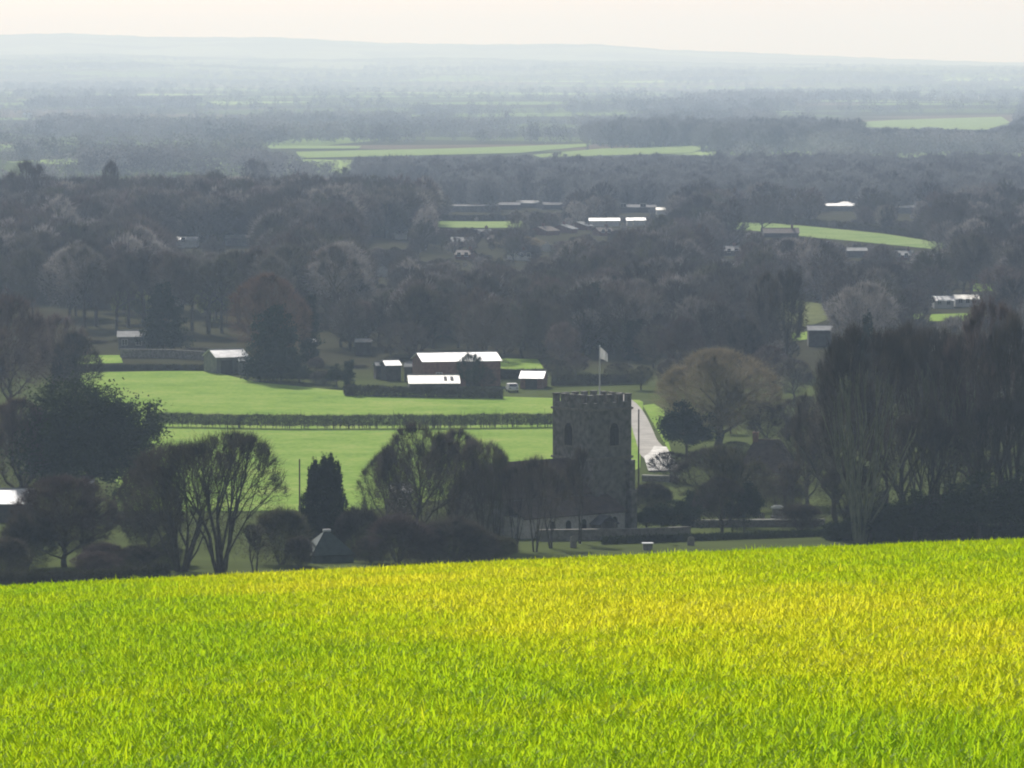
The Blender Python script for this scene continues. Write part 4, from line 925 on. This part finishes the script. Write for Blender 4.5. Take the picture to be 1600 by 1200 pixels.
T('mid1', -60, 740, 480, 150, 'grey bare tree just outside the left edge', twig='twig_purple')
T('dome1', 30, 600, 620, 150, 'lower bare tree at the left edge beside the big evergreen', twig='twig_purple')
T('mid3', 118, 780, 520, 90, 'bare tree at the left corner of the pasture')
T('cone2', 255, 925, 436, 92, 'broad dark conifer behind the garden wall', name='conifer', twig='conifer')
T('cone2', 428, 846, 470, 116, 'biggest dark conifer right of the grey field shelter', name='conifer', twig='conifer')
T('dome1', 420, 880, 426, 138, 'coppery orange beech behind the biggest dark conifer', twig='twig_copper', name='beech_tree')
T('cypress', 483, 895, 444, 36, 'narrow dark cypress right of the coppery beech', name='cypress', twig='conifer')
T('cypress', 546, 815, 553, 20, 'slim dark cypress at the left end of the farm hedge', name='cypress', twig='conifer')
T('mid4', 736, 818, 552, 44, 'ivy clad dark tree in front of the barn roof', name='ivy_tree', twig='evergreen')
T('mid2', 756, 820, 575, 40, 'dark bare tree at the right end of the brick barn')
T('cone2', 690, 960, 446, 84, 'dark conifer standing behind the brick barn', name='conifer', twig='conifer')
T('cone2', 925, 930, 436, 86, 'dark conifer behind the church flagpole', name='conifer', twig='conifer')
T('cone', 960, 980, 430, 40, 'pointed dark conifer right of the flagpole', name='conifer', twig='conifer')
T('cypress', 992, 900, 488, 34, 'narrow dark cypress above the lane', name='cypress', twig='conifer')
T('mid3', 812, 1350, 368, 84, 'warm brown tree among the village roofs', twig='twig_gold')
T('mid2', 1195, 880, 430, 60, 'tall bare tree with a dark trunk left of the lit garden')
T('mid4', 1232, 860, 420, 64, 'tall bare tree with a straight dark trunk before the lit garden')
T('cone2', 1356, 760, 482, 60, 'dark conifer standing above the mossy stemmed tree', name='conifer', twig='conifer')
T('mid2', 1470, 700, 520, 110, 'bare tree between the bright houses and the right-hand group')
for px, top, w, lb in ((196, 432, 40, 'yellow green bush standing in for a sunlit patch left of the broad dark conifer'), (222, 452, 30, 'smaller yellow green bush standing in for a sunlit patch beside the broad dark conifer'), (322, 436, 34, 'yellow green bush standing in for a light patch among the trunks left of the coppery beech'), (354, 430, 40, 'yellow green bush standing in for a light patch touching the left side of the coppery beech')):
    T('yew', px, 1002, top, w, lb, name='sunlit_bush', cat='bush', twig='laurel')  # bushes added as light patches between the trunks
for px, D, top, w, k, tw, lb in ((872, 846, 562, 50, 'mid3', 'twig', 'small bare tree just right of the white roofed cart shed'), (900, 858, 552, 46, 'mid1', 'twig_purple', 'bare tree behind the left corner of the church tower'), (968, 850, 566, 50, 'mid5', 'twig', 'low bare tree behind the right corner of the church tower'), (1002, 826, 572, 44, 'mid2', 'twig_olive', 'bare tree standing beside the far end of the lane'), (850, 905, 560, 44, 'mid1', 'twig', 'bare tree behind the white roofed cart shed')):
    T(k, px, D, top, w, lb, twig=tw)
for px, D, top, w, tw, lb in ((8, 474, 838, 90, 'twig', 'low dark bush at the bottom left corner of the trees'), (160, 478, 846, 80, 'twig_purple', 'low bare bush right of the round brownish tree'), (215, 480, 850, 76, 'twig', 'low bare bush under the round grey tree'), (262, 490, 846, 60, 'twig_olive', 'small olive bush left of the forked pair'), (468, 490, 836, 50, 'twig', 'small bare bush touching the left side of the green shed'), (580, 500, 836, 60, 'twig', 'small dark bush right of the green shed at the crop edge'), (665, 500, 822, 80, 'twig_purple', 'low purplish bush between two larger bushes by the crop'), (750, 504, 826, 70, 'twig', 'low dark bush left of the olive bush by the church')):
    T('bush1' if px % 2 else 'bush2', px, D, top, w, lb, name='bare_bush', cat='bush', twig=tw)
for px, D, top, w, k, tw, lb in ((468, 842, 574, 58, 'evergreen2', 'evergreen', 'dark evergreen bush at the foot of the biggest dark conifer'), (505, 838, 578, 46, 'bush1', 'twig', 'bare bush midway between the biggest conifer and the farm hedge'), (526, 832, 570, 36, 'evergreen2', 'evergreen', 'dark evergreen bush touching the left end of the farm hedge'), (146, 945, 538, 50, 'bush2', 'twig', 'bare bush behind the low hedge at the left end of the pasture'), (306, 925, 546, 44, 'bush1', 'twig', 'bare bush behind the right end of the garden wall'), (556, 880, 572, 44, 'bush2', 'twig', 'bare bush behind the slim cypress at the farm'), (628, 900, 552, 50, 'bush1', 'twig_olive', 'olive bush behind the stable roof')):
    T(k, px, D, top, w, lb, name='evergreen_bush' if k == 'evergreen2' else 'bare_bush', cat='bush', twig=tw)
T('round', 150, 474, 862, 90, 'low round bare bush at the crop edge below the big evergreen', name='bare_bush', cat='bush', twig='twig_purple')
T('mid1', 45, 1420, 252, 76, 'round bare tree crowning the left wood at its left end', twig='twig')
T('mid3', 172, 1430, 252, 40, 'small round bare tree on the skyline of the left wood')
T('cypress', 376, 1420, 276, 26, 'dark evergreen top on the skyline of the left wood', name='cypress', twig='conifer')
T('mid5', 400, 2000, 250, 44, 'lone bare tree on the plain behind the left wood')
T('mid5', 535, 1980, 262, 34, 'small bare tree on the plain behind the left wood')

def in_poly(x, y, pts):
    c = False
    for (x1, y1), (x2, y2) in zip(pts, pts[1:] + pts[:1]):
        if (y1 > y) != (y2 > y) and x < (x2 - x1) * (y - y1) / (y2 - y1) + x1: c = not c
    return c
def pix(x, d, z):
    v = Vector((x, d, z)); f = d * math.cos(PITCH) - z * math.sin(PITCH); u = d * math.sin(PITCH) + z * math.cos(PITCH)
    return 800 + x / f * F, 600 - u / f * F
FIELD_PX = []
for pts in POLYS:
    q = [pix(x, d, hz(x, d)) for x, d in pts]; FIELD_PX.append((q, max(p[1] for p in pts)))
def clear(x, d, H, W, slack=0.85):
    """False when a tree there would stand on a field or hide a roof or a field seen in the photo"""
    for pts in POLYS:
        if in_poly(x, d, pts): return False
    g = hz(x, d); px, pb = pix(x, d, g); _, pt = pix(x, d, g + H); hw = W / d * F / 2 * slack
    pt = pt + (pb - pt) * .06
    for (x0, y0, x1, y1, D) in BOXES:
        if d < D + 6 and px + hw > x0 and px - hw < x1 and pt < y1 and pb > y0: return False
    for q, dm in FIELD_PX:
        if d < dm:
            for tx in (-hw, 0, hw):
                for k in (0.0, .25, .5, .75):
                    if in_poly(px + tx, pt + (pb - pt) * k, q): return False
    return True
def scatter(n, pxr, Dr, Hr, kinds, label, group, twigs, seed, maxtry=40):
    rg = random.Random(seed); made = []
    for _ in range(n * maxtry):
        if len(made) >= n: break
        D = math.sqrt(rg.uniform(Dr[0] ** 2, Dr[1] ** 2)); px = rg.uniform(*pxr); H = rg.uniform(*Hr); W = H * rg.uniform(.7, .95)
        x = at(px, 600, D)[0]
        if any((x - a) ** 2 + (D - b) ** 2 < 16 for a, b in made): continue
        while H > 2.6 and not clear(x, D, H, W): H *= .82; W *= .85
        if H <= 2.6: continue
        k = rg.choice(kinds); g = hz(x, D); top = pix(x, D, g + H)[1]
        tree(k, px, D, top, W / D * F, label, twig=rg.choice(twigs), group=group); made.append((x, D))
    return len(made)
for i in range(17):                                    # a row of tall trunks along the lower edge of the left wood
    D = 985 + TRNG.uniform(-22, 22); px = 128 + i * 25 + TRNG.uniform(-9, 9)
    if clear(at(px, 600, D)[0], D, 13, 8, .6): T('trunky', px, D, TRNG.uniform(384, 424), TRNG.uniform(56, 84), 'bare tree with a long dark trunk at the lower edge of the left wood', twig='wood_twig', group='tall trunked trees along the left wood')
MK = ['mid1', 'mid2', 'mid3', 'mid4', 'mid5']
scatter(66, (-110, 620), (1010, 1150), (11, 15), MK, 'grey bare tree in the wood on the left hillside', 'bare trees of the left hillside wood', ['wood_twig'], 1)
scatter(80, (480, 1060), (860, 1450), (8, 14), MK, 'grey bare tree between the farm and the village roofs', 'bare trees around the village', ['wood_twig'], 2)
keep(1005, 470, 1235, 640, 930)
scatter(84, (1000, 1720), (700, 1450), (10, 15), MK, 'grey bare tree in the parkland on the right', 'bare trees of the right-hand parkland', ['wood_twig'], 3)
BOXES.pop()

# ------------------------------------------------------------------ woods that read as one mass
def instancer(name, pts, protos, mat, label):
    """pts: (x, d, z, rot, sx, sz); trees of the mass set out by geometry nodes"""
    pts = np.array(pts, float); me = np_mesh_points(name, pts[:, :3])
    for an, vals in (('rot', np.stack([np.zeros(len(pts)), np.zeros(len(pts)), pts[:, 3]], -1)), ('scl', np.stack([pts[:, 4], pts[:, 4], pts[:, 5]], -1))):
        a = me.attributes.new(an, 'FLOAT_VECTOR', 'POINT'); a.data.foreach_set('vector', vals.astype(np.float32).ravel())
    o = link(name, me); tag(o, label, 'woodland', kind='stuff')
    col = bpy.data.collections.new(name + '_kinds')
    for k in protos:
        tr, cr = PROTO[k]; nv = len(cr.vertices)
        # one joined mesh: crown and trunk
        def arr(m): 
            v = np.empty(len(m.vertices) * 3, np.float32); m.vertices.foreach_get('co', v); li = np.empty(len(m.loops), np.int32); m.loops.foreach_get('vertex_index', li)
            ls = np.empty(len(m.polygons), np.int32); m.polygons.foreach_get('loop_total', ls); return v.reshape(-1, 3), li, ls
        va, la, ca = arr(cr); vb, lb, cb = arr(tr)
        def split(li, lt):
            st = np.concatenate([[0], np.cumsum(lt)[:-1]]); return [li[st[lt == n][:, None] + np.arange(n)] for n in (3, 4) if (lt == n).any()]
        fs = split(la, ca) + [f + len(va) for f in split(lb, cb)]
        mm = np_mesh(name + '_tree', np.concatenate([va, vb]), fs); mm.materials.append(M[mat])
        col.objects.link(bpy.data.objects.new(name + '_tree', mm))
    ng = bpy.data.node_groups.new(name + '_nodes', 'GeometryNodeTree')
    ng.interface.new_socket('Geometry', in_out='INPUT', socket_type='NodeSocketGeometry'); ng.interface.new_socket('Geometry', in_out='OUTPUT', socket_type='NodeSocketGeometry')
    N, L = ng.nodes, ng.links
    gi, go = N.new('NodeGroupInput'), N.new('NodeGroupOutput')
    ci = N.new('GeometryNodeCollectionInfo'); ci.inputs['Collection'].default_value = col; ci.inputs['Separate Children'].default_value = True; ci.inputs['Reset Children'].default_value = True
    ip = N.new('GeometryNodeInstanceOnPoints'); ip.inputs['Pick Instance'].default_value = True
    ra = N.new('GeometryNodeInputNamedAttribute'); ra.data_type = 'FLOAT_VECTOR'; ra.inputs['Name'].default_value = 'rot'
    sa = N.new('GeometryNodeInputNamedAttribute'); sa.data_type = 'FLOAT_VECTOR'; sa.inputs['Name'].default_value = 'scl'
    rv = N.new('FunctionNodeRandomValue'); rv.data_type = 'INT'; 
    rv.inputs[4].default_value = 0; rv.inputs[5].default_value = len(protos) - 1
    L.new(gi.outputs[0], ip.inputs['Points']); L.new(ci.outputs[0], ip.inputs['Instance']); L.new(rv.outputs[2], ip.inputs['Instance Index'])
    L.new(ra.outputs[0], ip.inputs['Rotation']); L.new(sa.outputs[0], ip.inputs['Scale']); L.new(ip.outputs[0], go.inputs[0])
    md = o.modifiers.new('trees', 'NODES'); md.node_group = ng
    return o
def np_mesh_points(name, v):
    me = bpy.data.meshes.new(name); v = np.asarray(v, np.float32); me.vertices.add(len(v)); me.vertices.foreach_set('co', v.ravel()); me.update(); return me
def wood(name, region, n, Dr, pxr, Hr, label, seed, mat='wood_twig', check=True):
    rg = random.Random(seed); pts = []
    for _ in range(n):
        D = math.sqrt(rg.uniform(Dr[0] ** 2, Dr[1] ** 2)); px = rg.uniform(*pxr)
        if region is not None and not region(px, D, rg): continue
        x = at(px, 600, D)[0]; H = rg.uniform(*Hr); W = H * rg.uniform(.75, 1.05)
        while H > 1.5 and not clear(x, D, H, W): H *= .8; W *= .84
        if H <= 1.5: continue
        pts.append((x, D, hz(x, D) - .3, rg.uniform(0, 6.28), W / 10.5, H / 12))
    return instancer(name, pts, ['wood1', 'wood2', 'wood3', 'wood4'], mat, label)
wood('woodland', lambda px, D, rg: px < 668 - max(0, 1300 - D) * .28 and rg.random() > (px - 420) / 700, 1900, (1080, 1560), (-380, 675), (9.5, 15), 'dense grey bare wood covering the left hillside', 11)
wood('woodland', lambda px, D, rg: px > 500 + rg.uniform(0, 60), 2600, (900, 1660), (480, 1950), (5, 13), 'scattered bare trees and hedges around the village', 12)
wood('woodland', lambda px, D, rg: px > 684 + rg.uniform(-10, 30) or D > 2050, 3000, (1700, 2300), (560, 2000), (8, 13), 'blue grey wood stretching across the plain behind the village', 13, 'far_haze_twig')
wood('woodland', lambda px, D, rg: px > 930 + rg.uniform(-30, 60), 1700, (2950, 3500), (900, 2000), (13, 19), 'hazy bare wood on the right of the plain', 14, 'far_haze_twig')

# far hedgerow trees, spinneys and copses: too many to count
def far_trees():
    rng = np.random.default_rng(21); P = []
    def add(x, d, H): P.append((x, d, H))
    for (d0, d1, cw, cd, step) in ((1950, 3000, 150, 150, 9), (3000, 4500, 230, 210, 11), (4500, 7000, 320, 330, 15), (7000, 11800, 480, 430, 22), (11800, 15200, 700, 420, 26)):
        nd = int((d1 - d0) / cd) + 1
        for r in range(nd):
            d = d0 + r * cd + rng.uniform(-.25, .25) * cd; hw = d * .135 + 60
            xs = np.arange(-hw, hw, step); wob = rng.uniform(-.12, .12)
            gaps = np.sin(xs / rng.uniform(60, 160) + rng.uniform(0, 6)) + rng.normal(size=len(xs)) * .5
            for x, g in zip(xs, gaps):
                if g > -.35: add(x + rng.normal() * 4, d + wob * x + rng.normal() * 5, rng.uniform(5, 14) if g < .9 else rng.uniform(9, 17))
            x = -hw + rng.uniform(0, cw)
            while x < hw:
                for q in np.arange(0, cd, step * 2.2):
                    if rng.random() < .6: add(x + q * .15 + rng.normal() * 3, d + q, rng.uniform(4, 12))
                if rng.random() < .22:                       # a copse
                    w, l = rng.uniform(.3, .9) * cw, rng.uniform(.25, .8) * cd; m = int(w * l / (step * step * 1.6))
                    cx, cd_ = x + cw * .5, d + cd * .5
                    for _ in range(m): add(cx + rng.uniform(-.5, .5) * w, cd_ + rng.uniform(-.5, .5) * l, rng.uniform(10, 17))
                x += cw * rng.uniform(.7, 1.5)
    P = np.array(P); keepm = np.ones(len(P), bool)
    px = 800 + P[:, 0] / P[:, 1] * F
    for pts in POLYS[10:15]:                                # hedges stay low in front of the far green fields
        q = [pix(x, d, hz(x, d)) for x, d in pts]
        x0, x1 = min(a for a, b in q) - 8, max(a for a, b in q) + 8; y1 = max(b for a, b in q)
        ylow = np.interp(px, *zip(*sorted((a, b) for a, b in q))) + 3
        ylow = np.maximum(ylow, y1 - 6)
        zl = -(ylow - 90) / F * P[:, 1]; g = height(P[:, 0], P[:, 1])
        m = (px > x0) & (px < x1) & (P[:, 1] < max(d for x, d in pts))
        P[:, 2] = np.where(m, np.minimum(P[:, 2], np.maximum(.2, zl - g)), P[:, 2])
    keepm &= P[:, 2] > 1.2
    keepm &= ~((P[:, 1] < 2300) & (px > 640) & (px < 1700))
    return P[keepm]
FP = far_trees()
def bake_far(name, P, ntri, tri, label):
    rng = np.random.default_rng(7); n = len(P)
    u = rng.normal(size=(n, ntri, 3)); u /= np.linalg.norm(u, axis=2, keepdims=True); u *= (rng.random((n, ntri, 1)) ** .4)
    H = P[:, 2][:, None, None]; g = height(P[:, 0], P[:, 1])[:, None]
    asp = rng.uniform(.4, .8, (n, 1)); ph = rng.uniform(0, 6.28, (n, 1))
    lob = 1 + .22 * np.sin(np.arctan2(u[..., 1], u[..., 0]) * 3 + ph) * (1 - u[..., 2] ** 2)
    X = P[:, 0][:, None] + u[..., 0] * H[..., 0] * asp * lob; Y = P[:, 1][:, None] + u[..., 1] * H[..., 0] * asp * lob
    Z = g + H[..., 0] * .52 + u[..., 2] * H[..., 0] * .46
    c = np.stack([X, Y, Z], -1).reshape(-1, 3); m = len(c)
    a = rng.normal(size=(m, 3)); b = rng.normal(size=(m, 3))
    k = tri * np.repeat(P[:, 2] / 12, ntri)[:, None]
    v = np.stack([c, c + a / np.linalg.norm(a, axis=1, keepdims=True) * k, c + b / np.linalg.norm(b, axis=1, keepdims=True) * k * .6], 1).reshape(-1, 3)
    o = link(name, np_mesh(name, v, [np.arange(3 * m).reshape(-1, 3)]), M['far_haze_twig']); tag(o, label, 'trees', kind='stuff')
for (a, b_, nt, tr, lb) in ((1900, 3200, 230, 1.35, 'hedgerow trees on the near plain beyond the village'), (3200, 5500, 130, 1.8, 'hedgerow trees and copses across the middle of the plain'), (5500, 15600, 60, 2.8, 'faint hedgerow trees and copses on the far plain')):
    s_ = FP[(FP[:, 1] >= a) & (FP[:, 1] < b_)]
    bake_far('treeline', s_, nt, tr, lb)

# ------------------------------------------------------------------ the young crop
def mat_crop():
    m, n, l, p = mat_new('crop_leaf')
    at_ = n.new('ShaderNodeAttribute'); at_.attribute_name = 'tint'
    cr = n.new('ShaderNodeValToRGB'); e = cr.color_ramp.elements
    e[0].position = 0; e[0].color = (0.25, 0.46, 0.018, 1); e[1].position = 1; e[1].color = (0.74, 0.71, 0.03, 1)
    x = e.new(.5); x.color = (0.47, 0.60, 0.012, 1)
    l.new(at_.outputs['Fac'], cr.inputs['Fac'])
    df = n.new('ShaderNodeBsdfDiffuse'); tr = n.new('ShaderNodeBsdfTranslucent'); mx = n.new('ShaderNodeMixShader'); mx.inputs[0].default_value = .68
    l.new(cr.outputs[0], df.inputs['Color']); l.new(cr.outputs[0], tr.inputs['Color'])
    l.new(df.outputs[0], mx.inputs[1]); l.new(tr.outputs[0], mx.inputs[2])
    gl = n.new('ShaderNodeBsdfGlossy'); gl.inputs['Roughness'].default_value = .5; gl.inputs['Color'].default_value = (.9, .9, .9, 1)
    fr = n.new('ShaderNodeFresnel'); fr.inputs['IOR'].default_value = 1.35
    m2 = n.new('ShaderNodeMixShader'); sc2 = n.new('ShaderNodeMath'); sc2.operation = 'MULTIPLY'; sc2.inputs[1].default_value = .012
    l.new(fr.outputs[0], sc2.inputs[0]); l.new(sc2.outputs[0], m2.inputs[0]); l.new(mx.outputs[0], m2.inputs[1]); l.new(gl.outputs[0], m2.inputs[2])
    l.new(m2.outputs[0], n['Material Output'].inputs['Surface']); n.remove(p)
    return m
def noise2(x, y, seed, s):
    r = np.random.default_rng(seed); v = 0
    for i in range(7):
        a = r.uniform(0, 6.28); f = s * r.uniform(.6, 1.8); v = v + np.sin((x * math.cos(a) + y * math.sin(a)) * f + r.uniform(0, 6.28))
    return v / 7 ** .5
def crop():
    rng = np.random.default_rng(33); VV, F4, F3, TT = [], [], [], []; off = 0
    for d0 in np.arange(16, 150, 3.0):
        d1 = d0 + 3; dm = d0 + 1.5; hw = dm * .118 + 2.0
        den = np.interp(dm, [16, 30, 50, 80, 120, 150], [1650, 1480, 900, 540, 340, 230])
        npl = int(2 * hw * 3 * den / 5); nsd = int(16 * 3 * den * .4 / 5)      # thinner beside the frame
        cx = np.concatenate([rng.uniform(-hw, hw, npl), (hw + rng.uniform(0, 8, nsd)) * rng.choice([-1, 1], nsd)]); cd = rng.uniform(d0, d1, npl + nsd)
        keepm = (noise2(cx, cd, 3, 4.5) > -1.3) & (noise2(cx, cd, 13, 9.0) > -1.75)
        cx, cd = cx[keepm], cd[keepm]
        X = np.repeat(cx, 5) + rng.normal(size=len(cx) * 5) * .035; Y = np.repeat(cd, 5) + rng.normal(size=len(cx) * 5) * .035; n = len(X)
        Z = height(X, Y)
        vig = 1 + .22 * noise2(X, Y, 4, 1.4)
        L = np.clip(rng.normal(.096, .028, n), .035, .18) * vig * (1 + (dm > 60) * .15); W = rng.uniform(.0055, .0095, n) * np.interp(dm, [20, 60, 120], [1, 1.5, 2.2])
        az = rng.uniform(0, 6.28, n); lean = rng.uniform(.1, .55, n); bend = rng.uniform(.2, 1.1, n)
        hx, hy = np.cos(az), np.sin(az); sxv, syv = -hy, hx
        def pt(t):
            ang = lean + bend * t; r = L * t
            return X + hx * r * np.sin(ang * .8), Y + hy * r * np.sin(ang * .8), Z + r * np.cos(ang * .8)
        tw = rng.normal(size=n) * .5
        rows = []
        for t, wk in ((0, .55), (.45, 1.0), (.8, .75)):
            px, py, pz = pt(t); cw = np.cos(tw * t); sw = np.sin(tw * t)
            ox = (sxv * cw + hx * sw * .5) * W * wk / 2; oy = (syv * cw + hy * sw * .5) * W * wk / 2; oz = sw * W * wk * .25
            rows += [np.stack([px - ox, py - oy, pz - oz], -1), np.stack([px + ox, py + oy, pz + oz], -1)]
        rows.append(np.stack(pt(1.0), -1))
        v = np.stack(rows, 1).reshape(-1, 3); b = off + np.arange(n)[:, None] * 7
        F4 += [b + np.array([[0, 1, 3, 2]]), b + np.array([[2, 3, 5, 4]])]; F3.append(b + np.array([[4, 5, 6]])); VV.append(v); off += 7 * n
        # where the crop itself is yellower: a broad band from the crest on the left down to the right
        q = 800 + X / Y * F; yy = (1.62 / np.maximum(Y, 1) + .0726 + 1.6e-4 * Y - .049 * X / np.maximum(Y, 1)) * F + 90
        band = np.exp(-((yy - (890 + (q - 300) * .10)) / (48 + .045 * np.clip(q, 0, 1800))) ** 2) * np.clip((q - 120) / 260, 0, 1) * np.clip((2300 - q) / 600, 0, 1)
        tint = .31 + .56 * band + .10 * noise2(X, Y, 5, .55) + .08 * noise2(X, Y, 6, 2.2) + rng.normal(size=n) * .09
        tint = tint + (rng.random(n) < .02) * .25
        TT.append(np.repeat(np.clip(tint, 0, 1), 7))
    me = np_mesh('crop', np.concatenate(VV), [np.concatenate(F4), np.concatenate(F3)])
    a = me.attributes.new('tint', 'FLOAT', 'POINT'); a.data.foreach_set('value', np.concatenate(TT).astype(np.float32))
    o = link('crop', me, mat_crop()); tag(o, 'bright yellow green young crop covering the sloping field', 'crop', kind='stuff')
crop()

# ------------------------------------------------------------------ the hazy air of the valley
hm = bpy.data.materials.new('haze'); hm.use_nodes = True; hn = hm.node_tree.nodes; hl = hm.node_tree.links
hn.remove(hn['Principled BSDF']); pv = hn.new('ShaderNodeVolumePrincipled')
pv.inputs['Color'].default_value = (*HAZE_COLOR, 1); pv.inputs['Absorption Color'].default_value = (1, 1, 1, 1); pv.inputs['Density'].default_value = HAZE_DENSITY; pv.inputs['Anisotropy'].default_value = HAZE_G
hl.new(pv.outputs[0], hn['Material Output'].inputs['Volume'])
hb = MB().box(-9500, 9500, -400, 25500, -95, 190).build('haze', hm); tag(hb, 'pale haze filling the valley air', 'haze', kind='stuff')
